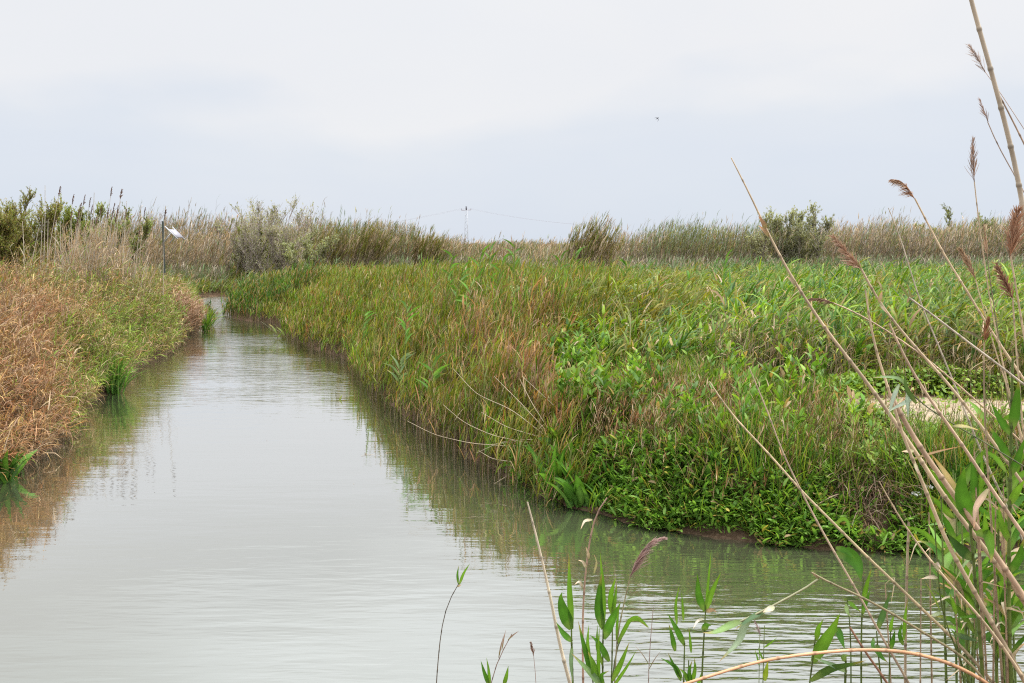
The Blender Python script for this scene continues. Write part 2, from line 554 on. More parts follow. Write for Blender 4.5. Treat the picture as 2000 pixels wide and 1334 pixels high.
tx = axis_(-24, 22, .16, 3500)
ty = axis_(1.5, 58, .16, 3500)
TX, TY = np.meshgrid(tx, ty)
TZ = ground(TX, TY)
nx, ny = len(tx), len(ty)
b = np.arange(ny - 1)[:, None] * nx + np.arange(nx - 1)[None, :]
g = MB()
g.add(np.stack([TX, TY, TZ], axis=-1), np.stack([b, b + 1, b + nx + 1, b + nx], axis=-1), np.array([.1, .08, .05]))
tag(g.build("ground", M_SOIL), "brown earth of the river banks and plain", kind="structure")

g = MB()
wx_ = np.linspace(-22, 16, 40); wy_ = np.linspace(3.0, 56, 54)
WX, WY = np.meshgrid(wx_, wy_)
b = np.arange(53)[:, None] * 40 + np.arange(39)[None, :]
g.add(np.stack([WX, WY, WX * 0], axis=-1), np.stack([b, b + 1, b + 41, b + 40], axis=-1), np.array([.1, .1, .05]))
tag(g.build("water", M_WATER), "calm olive river water mirroring the pale sky", kind="structure")

g = MB()
px0, px1, py0, py1 = 2.6, 9.0, 9.7, 11.9
ax_ = np.linspace(0, 1, 60); ay_ = np.linspace(-1, 1, 24)
AX, AY = np.meshgrid(ax_, ay_)
cx_ = px0 + (px1 - px0) * AX
wid = .62 * (.15 + .85 * sstep(0, .3, AX)) * (.55 + .5 * vnoise(cx_, AY * 0 + np.sign(AY) * 5, 1.3, 5) + .45 * vnoise(cx_, AY * 0 + np.sign(AY) * 9, 5, 6))
cy_ = 10.75 - .12 * (AX - .4) + AY * wid
cz_ = ground(cx_, cy_) + .014 - .03 * np.abs(AY) ** 6
b = np.arange(23)[:, None] * 60 + np.arange(59)[None, :]
g.add(np.stack([cx_, cy_, cz_], axis=-1), np.stack([b, b + 1, b + 61, b + 60], axis=-1), np.array([.5, .4, .3]))
tag(g.build("path", M_SAND), "pale sandy path across the green bank", kind="structure")

# ------------------------------------------------------------------ grass and reeds nobody could count
def vary(a, b, n):
    return rng.uniform(a, b, n)

def left_bank():
    dry, olive = MB(), MB()
    x, y = fan(42000, -420, 470, 8.5, 36, .9)
    s = sdist(x, y)
    k = (s > np.where(y > 26, .12, -.1)) & (s < 9) & (x < -4)
    x, y, s = x[k], y[k], s[k]
    B = bases(x, y)
    u, v = proj(B)
    nse = vnoise(x, y, .55, 7)
    # brown towards the viewer, olive along the farther bank
    brown = sstep(330, 20, u + 170 * (nse - .5)) * sstep(580, 740, v + 60 * (nse - .5)) + .18 * (vnoise(x, y, .9, 8) > .62) + .8 * (np.hypot(x + 9.6, y - 30.5) < .9)
    brown = brown - .55 * sstep(1.0, .35, s) * sstep(70, 160, u)
    isb = rng.random(len(x)) < np.clip(brown, .06, .93)
    Hm = (.66 + .36 * sstep(.05, 1.5, s)) * (.8 + .4 * vnoise(x, y, 1.1, 9)) * (1 - .25 * sstep(24, 34, y))
    Hm = Hm * (1 - .12 * sstep(120, 0, u)) * (.7 + .6 * vnoise(x, y, 2.6, 33))
    bare = (np.hypot(x + 7.35, y - 15.6) < .35) & (s < .6)
    for mb, sel, pal, pd in ((dry, isb & ~bare, RUST + RUST + PINK + PINK[:2] + GOLD, .2), (olive, ~isb & ~bare, OLIVE + OLIVE + GOLD, .25)):
        n = sel.sum()
        H = Hm[sel] * vary(.65, 1.2, n)
        upr = rng.random(n) < .22
        H = np.where(upr, H * 1.22, H)
        az = rng.normal(0.1, 1.3, n)
        g_ = pick(pal, n) * (.6 + .8 * vnoise(B[sel, 0], B[sel, 1], 3.1, 34))[:, None]
        if mb is olive:
            gg = vnoise(B[sel, 0], B[sel, 1], .8, 11)
            fr = rng.random(n) < .14 + .35 * (gg > .6) + .45 * sstep(1.0, .3, s[sel])
            g_[fr] = pick(FRESH, fr.sum())
        reedy(mb, B[sel], H, az, vary(.0, .45, n) * np.where(upr, .3, 1), vary(.1, .9, n) * np.where(upr, .3, 1), rng.integers(7, 12, n), vary(.15, .33, n), vary(.007, .013, n) * (.7 + y[sel] / 40), g_,
              pick(TAN, n) * .7, t0=.12, ang=(.3, 1.3), droop=(-.2, 2.3), r=.003 + y[sel] * .00006, K=4, wind=.1, spread=1.15, drycol=TAN, pdry=pd)
    tag(dry.build("dry_grass", M_DRY), "tangled rust brown dry grass hanging over the near bend of the bank", "grass", kind="stuff")
    tag(olive.build("olive_grass", M_DRY), "olive and green wind swept grass on the bank opposite the reeds", "grass", kind="stuff")

def left_canes():
    mb = MB()
    n = 900
    Y = vary(23.5, 28, n)
    u = 170 + 75 * rng.normal(0, .62, n) + 10
    u = np.where(rng.random(n) < .18, vary(20, 300, n), u)
    x = (u - 1000) / F * Y
    B = bases(x, Y)
    H = vary(1.15, 2.4, n) * np.where(np.abs(u - 180) < 60, 1.0, .8)
    az = np.where(rng.random(n) < .75, rng.normal(0, .5, n), rng.normal(PI, .6, n))
    reedy(mb, B, H, az, np.abs(rng.normal(0, .12, n)), vary(0, .28, n), rng.integers(1, 6, n), vary(.25, .45, n), vary(.01, .02, n), pick(GREY + TAN, n),
          pick(TAN + GREY, n) * 1.45, t0=.1, ang=(.2, .8), droop=(.3, 1.6), r=.0085, wind=0, spread=1.0, drycol=FRESH, pdry=.25)
    tag(mb.build("dead_cane_foliage", M_DRY), "thicket of bleached dead canes behind the olive grass", "reeds", kind="stuff")

def right_bank():
    mb = MB()
    x, y = fan(52000, 400, 1330, 9.6, 37, .85)
    s = sdist(x, y)
    B = bases(x, y)
    u, v = proj(B)
    lim = 1060 + 300 * sstep(12.5, 18, y)          # the reeds stop where the low herbs begin
    k = ((s > -.02) | ((s > -.3) & (rng.random(len(x)) < .45))) & ((x > -7.9) | (y > 31)) & (u < lim + 80 * sstep(.7, .2, s) + 90 * (vnoise(x, y, .7, 12) - .5)) & (x > -0.31 * y - .2)
    cove = (y > 33) & (u < 620)
    k &= (s < 9) | cove
    k &= rng.random(len(x)) < np.where(s < .45, 1.0, .78)
    B, s, u, v, x, y = B[k], s[k], u[k], v[k], x[k], y[k]
    n = len(x)
    B[:, 2] = np.maximum(B[:, 2], -.1)
    nse = vnoise(x, y, .6, 13)
    rust = sstep(16.5, 12.5, y) * sstep(0.15, .7, s) * (.75 + .6 * (nse > .42)) * sstep(1150, 1060, u)
    rust = np.clip(rust + .35 * (vnoise(x, y, 1.2, 14) > .74), 0, .9)
    isr = rng.random(n) < rust
    col = pick(OLIVE, n)
    fr = rng.random(n) < .45
    col[fr] = pick(FRESH, fr.sum()) * .85
    dk = cove[k] & (rng.random(n) < .7)
    col[dk] = pick(DEEP, dk.sum()) * 1.1
    col[isr] = pick(RUST + PINK + PINK, isr.sum())
    H = (1.12 + .40 * sstep(0, 1.6, s) * (1 - .5 * isr)) * (.68 + .64 * vnoise(x, y, 1.3, 15)) * vary(.55, 1.2, n)
    H *= .86 * (1 - .22 * sstep(13.5, 19, y)) * (1 - .24 * sstep(22, 32, y))
    H = np.where(s < 0, np.minimum(H, 1.25), H) * np.where(cove[k], 1.25, 1)
    H *= .45 + .55 * sstep(-20, 230, lim[k] - u)
    col = col * (.65 + .7 * vnoise(x, y, 2.4, 35))[:, None]
    reedy(mb, B, H, rng.normal(0, 1.2, n), np.abs(rng.normal(0, .09, n)), vary(.05, .4, n), rng.integers(6, 10, n), vary(.16, .32, n),
          vary(.009, .016, n) * (.72 + y / 45), col, pick(TAN + OLIVE, n) * .75, t0=.3, ang=(.12, .65), droop=(.0, .95), r=.003 + y * .00005, K=4, wind=.05, spread=1.1, drycol=TAN + RUST, pdry=.22)
    tag(mb.build("bank_reed_foliage", M_GREEN), "dense olive green reeds with rusty patches standing along the water", "reeds", kind="stuff")

def field():
    mb = MB()
    x, y = fan(15000, 960, 2330, 11.2, 40, .95)
    B = bases(x, y)
    u, v = proj(B)
    edge = np.where(u > 1420, 11.9 + .8 * (vnoise(x, y, .8, 16) - .5), 11.9 + (1420 - u) * .0035)
    k = (y > edge) & (rng.random(len(x)) < .9)
    B, u, x, y = B[k], u[k], x[k], y[k]
    n = len(x)
    nse = vnoise(x, y, .35, 17)
    col = pick(FRESH, n)
    dp = rng.random(n) < .35 + .35 * sstep(24, 34, y)
    col[dp] = pick(DEEP, dp.sum()) * 1.25
    ol = rng.random(n) < .12 + .4 * (nse > .66) + .3 * sstep(1500, 1150, u)
    col[ol] = pick(OLIVE, ol.sum())
    H = .9 * vary(.7, 1.25, n) * (.7 + .55 * vnoise(x, y, .7, 18)) * np.where(u < 1400, .88, 1) * (1 - .18 * sstep(22, 36, y))
    H *= 1 - .5 * sstep(2.6, 0, y - edge[k]) * sstep(1480, 1380, u)
    col = col * (.68 + .64 * vnoise(x, y, 1.7, 36))[:, None]
    reedy(mb, B, H, rng.normal(.2, .9, n), np.abs(rng.normal(0, .08, n)), vary(.05, .45, n), rng.integers(6, 11, n), vary(.28, .5, n), vary(.02, .036, n),
          col, pick(TAN + OLIVE, n) * np.array([.8, .85, .6]), t0=.12, ang=(.2, .75), droop=(.5, 1.8), r=.004, K=5, wind=.15, spread=1.1, drycol=TAN, pdry=.10, tpow=.75)
    # thin bare stems in the field's front
    x, y = fan(2600, 1380, 2300, 11.4, 14.5, 0)
    B = bases(x, y)
    n = len(x)
    reedy(mb, B, vary(.4, .95, n), rng.normal(0, 1.5, n), np.abs(rng.normal(0, .12, n)), vary(0, .3, n), rng.integers(1, 4, n), vary(.12, .25, n), vary(.008, .014, n),
          pick(OLIVE + TAN, n), pick(TAN, n) * .8, r=.0035, wind=.1)
    tag(mb.build("field_reed_foliage", M_GREEN), "wide field of fresh green young reeds beyond the sandy path", "reeds", kind="stuff")

def low_cover():
    lf, st, tw = MB(), MB(), MB()
    # bright little herbs
    x, y = fan(52000, 930, 2250, 8.4, 16, .3)
    s = sdist(x, y)
    B = bases(x, y)
    u, v = proj(B)
    onpath = (x > 3.4) & (np.abs(y - 10.75) < .75 * sstep(3.2, 4.6, x) + .1)
    dens = sstep(.25, .5, vnoise(x, y, 1.3, 20)) * (.55 + .45 * sstep(1250, 1500, u)) + .2
    dens = dens * np.where(s < .95, .16, 1) * np.where(u < 1500, .55, 1)
    k = (s > .3) & (x > .3) & (y < 12.4 + (1500 - np.minimum(u, 1500)) * .006) & (rng.random(len(x)) < dens) & (~onpath | (rng.random(len(x)) < .07))
    B, x, y, u, s = B[k], x[k], y[k], u[k], s[k]
    n = len(x)
    reps = rng.integers(3, 7, n)
    idx = np.repeat(np.arange(n), reps)
    m = len(idx)
    P = B[idx].copy()
    P[:, :2] += rng.normal(0, .05, (m, 2))
    hh = (.06 + .38 * vnoise(x, y, 1.1, 21))[idx] * rng.random(m)
    P[:, 2] += hh
    cl = pick([(.17, .29, .03), (.20, .32, .035), (.12, .23, .03), (.24, .33, .05)], m)
    blades(lf, P, rng.uniform(-PI, PI, m), vary(.5, 1.35, m), vary(.1, .7, m), vary(.035, .085, m), vary(.018, .038, m), cl, 3, .5)
    # waterside rosettes spilling down the bank
    x, y = fan(34000, 985, 2050, 8.1, 11.2, 0)
    s = sdist(x, y)
    B = bases(x, y)
    u, v = proj(B)
    bare = sstep(60, 26, np.abs(u - 1712)) * (s > 0)
    k = (s > -.05 + .10 * sstep(.48, .62, vnoise(x, y, 1.2, 60))) & (rng.random(len(x)) < sstep(.62, .08, s + .7 * (vnoise(x, y, 1.3, 23) - .5)) * .8 * (.35 + .65 * sstep(1120, 1200, u)) * (.25 + .75 * sstep(.2, .4, vnoise(x, y, 2.6, 22)))) & (rng.random(len(x)) > bare)
    B, u = B[k], u[k]
    n = len(B)
    idx = np.repeat(np.arange(n), rng.integers(5, 9, n))
    m = len(idx)
    P = B[idx].copy()
    P[:, :2] += rng.normal(0, .035, (m, 2))
    P[:, 2] += .02 + (.06 + .2 * vnoise(B[:, 0], B[:, 1], 3.0, 24))[idx] * rng.random(m)
    cl = pick([(.13, .26, .035), (.16, .30, .045), (.10, .21, .03), (.19, .33, .06)], m) * (.7 + .5 * rng.random(n))[idx][:, None]
    yl = rng.random(m)
    cl[yl < .05] = np.array((.34, .30, .06)); cl[yl > .955] = np.array((.30, .21, .11))
    blades(st, P, rng.normal(-PI / 2, 1.3, m), vary(.3, 1.1, m), vary(.3, 1.1, m), vary(.04, .125, m), vary(.016, .042, m), cl, 4, .55, None, .12)
    # brown dead stalks, twiggy
    x, y = fan(11500, 900, 2250, 8.6, 14.5, .4)
    s = sdist(x, y)
    B = bases(x, y)
    u, v = proj(B)
    onpath = (x > 3.3) & (np.abs(y - 10.75) < .8)
    a = .16 * sstep(.45, .7, vnoise(x, y, .9, 24)) * sstep(13.2, 11.2, y) + .36 * ((u > 1520) & (y < 10.0)) + .55 * sstep(110, 40, np.hypot(u - 1395, (v - 850) * 1.2)) + .6 * sstep(190, 80, np.hypot((u - 1240) * .8, (v - 865) * 1.6)) + .6 * sstep(1130, 1000, u) * sstep(13, 11.5, y) + .42 * (s < 1.1) * (u > 1150) * sstep(.3, .6, vnoise(x, y, 1.7, 27))
    a = a * np.where((u > 1640) & (y > 9.2) & (y < 10.7), .3, 1)
    k = (s > .12) & (rng.random(len(x)) < np.clip(a, .05, 1)) & (~onpath | (rng.random(len(x)) < .16))
    B, x, y, u = B[k], x[k], y[k], u[k]
    n = len(B)
    col = pick(RUST, n)
    t_ = rng.random(n) < .45
    col[t_] = pick(TAN, t_.sum()) * .9
    ol = (u > 1560) & (rng.random(n) < .55)
    col[ol] = pick(OLIVE, ol.sum()) * .8
    reedy(tw, B, vary(.3, .62, n) * (.8 + .4 * vnoise(x, y, 1, 25)), rng.normal(0, 1.2, n), np.abs(rng.normal(.08, .18, n)), vary(0, .4, n), rng.integers(4, 10, n), vary(.06, .17, n),
          vary(.004, .009, n), col, pick(RUST + OLIVE, n) * .55, t0=.15, ang=(.15, .7), droop=(-.2, .8), r=.0032, wind=.1, spread=1.5, drycol=TAN, pdry=.25, K=3)
    # green grass blades between everything
    gr = MB()
    x, y = fan(24000, 900, 2300, 8.3, 15, .3)
    s = sdist(x, y)
    u, v = proj(bases(x, y))
    onp = (x > 3.3) & (np.abs(y - 10.75) < .7)
    k = (s > .05) & (x > -.2) & (rng.random(len(x)) < .25 + .75 * sstep(.35, .6, vnoise(x, y, 1.6, 40)) + .5 * (s < 1.1) * (s > .3)) & (~onp | (rng.random(len(x)) < np.where(np.abs(y - 10.75) < .32, .02, .42))) & (y < 13.5)
    B = bases(x[k], y[k]); n = len(B)
    idx = np.repeat(np.arange(n), 5); m = len(idx)
    P = B[idx] + rng.normal(0, .03, (m, 3)) * [1, 1, 0]
    cg = pick(FRESH + FRESH + OLIVE + DEEP, n)
    cg[rng.random(n) < .12] = np.array(TAN[1])
    sb = sdist(B[:, 0], B[:, 1])
    front = sstep(1.25, .8, sb) * sstep(.1, .3, sb)
    dk_ = rng.random(n) < .22 * front
    cg[dk_] = pick(DEEP, dk_.sum()) * 1.3
    blades(gr, P, rng.uniform(-PI, PI, m), vary(0, .5, m), vary(.1, 1.1, m), vary(.14, .46, m) * ((.5 + .95 * vnoise(B[:, 0], B[:, 1], 1.2, 41)) * (1 + .2 * front) * (1 - .78 * sstep(1580, 1680, proj(B)[0]) * sstep(8.9, 9.4, B[:, 1]) * sstep(12, 11.5, B[:, 1])))[idx], vary(.005, .011, m), cg[idx] * (.75 + .5 * rng.random((m, 1))), 4, .5)
    wd = MB()
    x, y = fan(6200, 1020, 1720, 9.0, 14.5, .2)
    s = sdist(x, y); u, v = proj(bases(x, y))
    k = (s > .55) & (rng.random(len(x)) < np.where(y < 10.4, .35, 1) * .8 * sstep(.44, .66, vnoise(x, y, .95, 50)) * np.where(u > 1560, .25, 1) + .05) & ~((x > 3.3) & (np.abs(y - 10.75) < .9))
    B = bases(x[k], y[k]); n = len(B)
    cw = pick([(.17, .30, .03), (.13, .26, .03), (.21, .33, .04), (.09, .20, .03)], n) * (.7 + .6 * vnoise(B[:, 0], B[:, 1], 2.1, 51))[:, None]
    reedy(wd, B, vary(.28, .72, n) * (.7 + .6 * vnoise(B[:, 0], B[:, 1], 1.1, 52)), rng.uniform(-PI, PI, n), vary(0, .3, n), vary(0, .5, n), rng.integers(7, 14, n), vary(.09, .17, n), vary(.026, .05, n), cw, pick(FRESH, n) * .8,
          t0=.2, ang=(.3, 1.0), droop=(.2, 1.0), r=.004, K=4, spread=1.8, drycol=TAN + GOLD, pdry=.12)
    tag(wd.build("weed_foliage", M_GREEN), "lush lime green leafy weeds between docks and rusty reeds", "weeds", kind="stuff")
    tag(gr.build("bank_grass", M_GREEN), "loose green grass blades among the herbs of the bank", "grass", kind="stuff")
    tag(lf.build("ground_cover_leaves", M_GREEN), "bright yellow green little herbs covering the bank top", "ground cover", kind="stuff")
    tag(st.build("waterside_herb_leaves", M_GREEN), "mat of oval green herb leaves spilling down to the waterline", "ground cover", kind="stuff")
    tag(tw.build("dead_stalk_grass", M_DRY), "brown dead stalks and straw standing between the docks", "grass", kind="stuff")

def meadow():
    mb = MB()
    x, y = fan(17000, -300, 2300, 33, 66, 1.2)
    s = sdist(x, y)
    k = (s > -.1) & ((y > 40) | (x < -7)) & ~((x < -6) & (y < 37))
    B = bases(x[k], y[k])
    x, y = x[k], y[k]
    n = len(x)
    u, v = proj(B)
    nse = vnoise(x, y, .18, 30)
    col = pick(BLUEG, n)
    q = rng.random(n)
    a = q < .35
    col[a] = pick(OLIVE, a.sum())
    a = (q > .8)
    col[a] = pick(TAN, a.sum()) * .75
    a = (u > 1000) & (q < .5)
    col[a] = pick(DEEP, a.sum()) * 1.3
    H = vary(.45, .95, n) * (.7 + .6 * nse) * np.where(u < 480, .85, 1.15)
    reedy(mb, B, H, rng.normal(0, .8, n), np.abs(rng.normal(0, .1, n)), vary(.1, .6, n), rng.integers(5, 9, n), vary(.3, .55, n), vary(.018, .034, n) * (y / 45), col, pick(TAN, n) * .6,
          t0=.1, ang=(.2, .7), droop=(.3, 1.4), r=.008, wind=.1, spread=1.0, drycol=TAN, pdry=.1)
    x, y = fan(3200, 330, 560, 46.5, 58, 0)
    s = sdist(x, y)
    B = bases(x, y)[s > -.15]
    n = len(B)
    reedy(mb, B, vary(.25, .55, n), rng.normal(0, .8, n), np.abs(rng.normal(0, .1, n)), vary(.1, .6, n), rng.integers(5, 8, n), vary(.2, .4, n), vary(.018, .03, n), pick(BLUEG + OLIVE + FRESH, n), pick(TAN, n) * .6,
          t0=.05, ang=(.2, .7), droop=(.3, 1.4), r=.007, wind=.1, spread=1.0, drycol=TAN, pdry=.1)
    tag(mb.build("meadow_grass", M_GREEN), "bluish green rough grass in front of the distant reed belts", "grass", kind="stuff")

def belts():
    mb = MB()
    spec = [  # u0, u1, y0, y1, count, height, greenness
        (1195, 1520, 54, 60, 1700, 2.75, .7), (1480, 2350, 58, 65, 5000, 3.0, .35), (1600, 2350, 64, 70, 1600, 3.3, .3),
        (-300, 440, 52, 60, 2600, 2.5, .18), (180, 620, 60, 70, 2200, 3.5, .3), (540, 800, 55, 62, 1900, 2.8, .5), (780, 900, 58, 64, 500, 2.3, .5),
        (730, 1110, 60, 75, 1700, 2.0, .45), (300, 2300, 118, 132, 5200, 2.1, .15), (1000, 1200, 46, 54, 600, 1.8, .4)]
    for u0, u1, y0, y1, n, h, gr in spec:
        x, y = fan(n, u0, u1, y0, y1, 0)
        B = bases(x, y)
        u, v = proj(B)
        nse = vnoise(u, y * 0, .012, 31)
        col = pick(TAN + GREY, n) * 1.05
        a = rng.random(n) < gr * (.5 + nse)
        col[a] = pick(OLIVE + BLUEG, a.sum())
        H = h * vary(.72, 1.12, n) * (.85 + .3 * nse)
        tall = rng.random(n) < .06
        H = np.where(tall, H * 1.22, H)
        sc = y / 58
        reedy(mb, B, H, rng.normal(.1, .35, n), vary(0, .1, n), vary(.05, .32, n), rng.integers(6, 10, n), vary(.3, .55, n), vary(.016, .034, n) * sc, col, pick(TAN + GREY, n) * .75,
              t0=.35, ang=(.15, .6), droop=(.1, 1.0), r=.007 * sc, K=3, wind=.1, spread=.8, drycol=OLIVE + BLUEG, pdry=.15 * gr, tpow=.7)
        # low bluish new growth at their feet
        if y0 < 70:
            m = int(n * .7)
            x, y = fan(m, u0, u1, y0 - 2.5, y0 + 1, 0)
            B = bases(x, y)
            reedy(mb, B, vary(.6, 1.3, m), rng.normal(.1, .6, m), vary(0, .12, m), vary(.05, .4, m), rng.integers(5, 8, m), vary(.3, .5, m), vary(.018, .03, m), pick(BLUEG + GREY, m), pick(TAN, m) * .6,
                  t0=.15, ang=(.15, .6), droop=(.2, 1.0), r=.006, K=3, wind=.1, spread=.9)
    tag(mb.build("distant_reed_foliage", M_DRY), "tall tan and green reed belts along the horizon", "reeds", kind="stuff")

left_bank(); left_canes(); right_bank(); field(); low_cover(); meadow(); belts()

# ------------------------------------------------------------------ trees and shrubs
def shrub(name, label, cat, u, Y, vtop, wpx, leafcol, twigcol, leafy=10, n1=9, n2=9, n3=8, group=None, lean=0.0, leafL=.10, leafW=.034, up=.5, vbase=None):
    leafy = int(leafy * 1.6); n3 += 3
    p = at(u, 500, Y)
    x, y = p[0], Y
    gz = float(ground(x, y))
    Ht = at(u, vtop, Y)[2] - gz
    R = wpx / 2 / F * Y
    t = thing(name, label, cat, (x, y, gz), group)
    tr, cr = MB(), MB()
    b1 = np.tile(np.array([x, y, gz - .05]), (n1, 1)) + rng.normal(0, max(.08, R * .28), (n1, 3)) * [1, .6, 0]
    az1 = np.arange(n1) * 2 * PI / n1 + rng.normal(0, .4, n1)
    reach = np.arctan2(R * vary(.25, .95, n1), Ht)
    L1 = Ht * vary(.62, .95, n1)
    S1 = curve(b1, az1, reach * .7 + lean, reach * .8, L1, 7)
    S1[:, :, 0] += lean * (S1[:, :, 2] - gz)
    tw = np.array(twigcol)
    def cc(n, k, f=1.0):
        return np.repeat((tw * f)[None, :] * (.75 + .5 * rng.random((n, 1))), k, axis=0).reshape(n, k, 3)
    tr.tubes(S1, (.012 * Ht) * np.linspace(1, .3, 7)[None, :] * vary(.7, 1.2, n1)[:, None], cc(n1, 7, .8), 5)
    i2 = np.repeat(np.arange(n1), n2); m2 = len(i2)
    t2 = vary(.06, 1, m2)
    b2 = along(S1, i2, t2)
    S2 = curve(b2, az1[i2] + rng.normal(0, 1.1, m2), vary(.25, 1.0, m2) * (1.2 - up * t2), vary(-.5, .3, m2), Ht * vary(.16, .34, m2) * (1.1 - .4 * t2), 5)
    tr.tubes(S2, (.004 * Ht) * np.linspace(1, .35, 5)[None, :] * np.ones((m2, 1)), cc(m2, 5), 3)
    i3 = np.repeat(np.arange(m2), n3); m3 = len(i3)
    b3 = along(S2, i3, vary(.15, 1, m3))
    S3 = curve(b3, rng.uniform(-PI, PI, m3), vary(.1, .9, m3), vary(-.4, .4, m3), Ht * vary(.06, .15, m3), 4)
    tr.tubes(S3, np.full((m3, 4), .0016 * Ht) * np.linspace(1, .4, 4)[None, :], cc(m3, 4, 1.15), 3)
    tr.build("trunk", M_BARK, t)
    i4 = np.repeat(np.arange(m3), leafy); m4 = len(i4)
    if m4:
        b4 = along(S3, i4, vary(.1, 1, m4))
        clump = .65 + .7 * rng.random(m2)
        col = pick(leafcol, m4) * clump[i3[i4]][:, None]
        blades(cr, b4, rng.uniform(-PI, PI, m4), vary(.1, 1.4, m4), vary(-.3, .6, m4), vary(.5, 1.3, m4) * leafL * Y / 45, vary(.6, 1.3, m4) * leafW * Y / 45, col, 3, .8)
        cr.build("crown", M_GREEN, t)
    return t

TAMG = [(.18, .215, .05), (.14, .19, .04), (.21, .22, .06)]
TAMG = [tuple(1.3 * c_ for c_ in q) for q in TAMG]
TAMB = [(.26, .20, .08), (.22, .175, .07), (.20, .20, .06)]
TAMB = [tuple(1.3 * c_ for c_ in q) for q in TAMB]
SAGE = [(.20, .22, .11), (.17, .19, .09), (.23, .24, .13)]
SAGE = [tuple(1.3 * c_ for c_ in q) for q in SAGE]
GRV = [(.25, .26, .15), (.21, .22, .12), (.28, .27, .18)]
GRV = [tuple(1.3 * c_ for c_ in q) for q in GRV]
shrub("tamarisk_tree", "rounded green tamarisk cut off by the picture edge beside the bleached canes", "tree", -18, 33, 376, 230, TAMG + TAMB, (.2, .13, .09), 14, 14, 13, 11)
shrub("tamarisk_tree", "brownish tamarisk with bare grey twigs low down behind the canes", "tree", 22, 34, 428, 150, TAMB, (.24, .17, .12), 13, 12, 12, 10)
shrub("olive_tree", "grey green open crowned tree peeping over the brownish tamarisk", "tree", 58, 45, 388, 95, SAGE + GRV, (.2, .17, .13), 7, 7, 10, 8)
shrub("tamarisk_tree", "dull green tamarisk standing behind the first bare canes", "tree", 112, 38, 422, 170, TAMG, (.2, .15, .1), 12, 12, 12, 10)
shrub("tamarisk_tree", "low green tamarisk behind the thickest part of the dead canes", "tree", 182, 40, 414, 170, TAMG + SAGE, (.2, .15, .1), 12, 12, 12, 10)
shrub("willow_shrub", "yellowish green rounded shrub in front of the taller wispy grey one", "shrub", 500, 56, 446, 190, [(.21, .23, .05), (.17, .20, .045), (.23, .24, .06)], (.30, .25, .20), 9, 14, 12, 10)
shrub("tamarisk_shrub", "tall wispy shrub with a pinkish grey bare top", "shrub", 537, 52, 405, 140, GRV, (.42, .35, .31), 2, 14, 13, 12)
shrub("tamarisk_shrub", "sparse pinkish grey shrub reaching above the yellowish green one", "shrub", 488, 55, 416, 110, GRV, (.42, .35, .32), 2, 11, 12, 11)
shrub("tamarisk_shrub", "squat grey green shrub leaning into the wind beside the wispy one", "shrub", 592, 50, 455, 120, SAGE, (.36, .3, .25), 5, 9, 9, 9, lean=.15)
shrub("willow_shrub", "dense sage green rounded shrub standing alone before the tan reed belt", "shrub", 1553, 55, 408, 150, SAGE + GRV, (.38, .34, .28), 6, 15, 12, 9)
shrub("tamarisk_shrub", "low greyish bare shrub at the foot of the lone sage green one", "shrub", 1490, 53, 447, 60, GRV, (.25, .2, .17), 3, 8, 9, 9)
shrub("willow_shrub", "small dark green shrub on the skyline above the reed belt", "shrub", 1908, 66, 418, 120, SAGE, (.2, .17, .14), 8, 9, 10, 9)
shrub("willow_shrub", "olive shrub on the skyline next to the small dark green one", "shrub", 1850, 68, 432, 110, TAMG + SAGE, (.24, .2, .16), 8, 9, 9, 9)
shrub("tamarisk_shrub", "grey twiggy shrub low in the far reed belt at the picture edge", "shrub", 1985, 64, 430, 120, GRV, (.27, .22, .19), 4, 9, 10, 9)

def reed_clump(label, u, Y, vtop, wpx, n, lean, pal, spal, group="wind bent giant reed clumps"):
    p = at(u, 500, Y)
    gz = float(ground(p[0], Y))
    H0 = at(u, vtop, Y)[2] - gz
    R = wpx / 2 / F * Y
    t = thing("giant_reed_clump", label, "reed clump", (p[0], Y, gz), group)
    mb = MB()
    a = rng.uniform(0, 2 * PI, n); rr = np.sqrt(rng.random(n))
    B = np.stack([p[0] + R * .75 * rr * np.cos(a) - lean * H0 * .4, Y + .6 * R * rr * np.sin(a), np.full(n, gz)], axis=1)
    H = H0 * vary(.68, 1.08, n) * (1.05 - .3 * rr)
    reedy(mb, B, H, rng.normal(0, .3, n), np.clip(lean * .6 + .5 * (B[:, 0] - p[0]) / R * .4, 0, .6), vary(.15, .55, n) + lean * .4, rng.integers(8, 14, n), vary(.3, .5, n), vary(.02, .034, n), pick(pal, n), pick(spal, n) * .8,
          t0=.42, ang=(.1, .55), droop=(.1, .9), r=.008, K=4, wind=.05, spread=.6, drycol=OLIVE, pdry=.2, tpow=.6)
    mb.build("foliage", M_DRY, t)

BR = [(.44, .35, .24), (.38, .30, .19), (.48, .40, .28)]
reed_clump("big tan giant reed clump bent by the wind, tallest on the middle skyline", 1150, 45, 418, 105, 300, .3, BR + OLIVE, BR)
reed_clump("brown giant reed clump bent over the grey green shrub", 640, 54, 436, 80, 240, .28, BR + OLIVE, BR)
reed_clump("olive topped giant reed clump with dark bare stalks beneath", 715, 53, 428, 85, 260, .25, OLIVE + BR, BR, )
reed_clump("small sparse giant reed clump below the lattice pylon wires", 825, 57, 444, 90, 200, .15, OLIVE + BR, TAN)

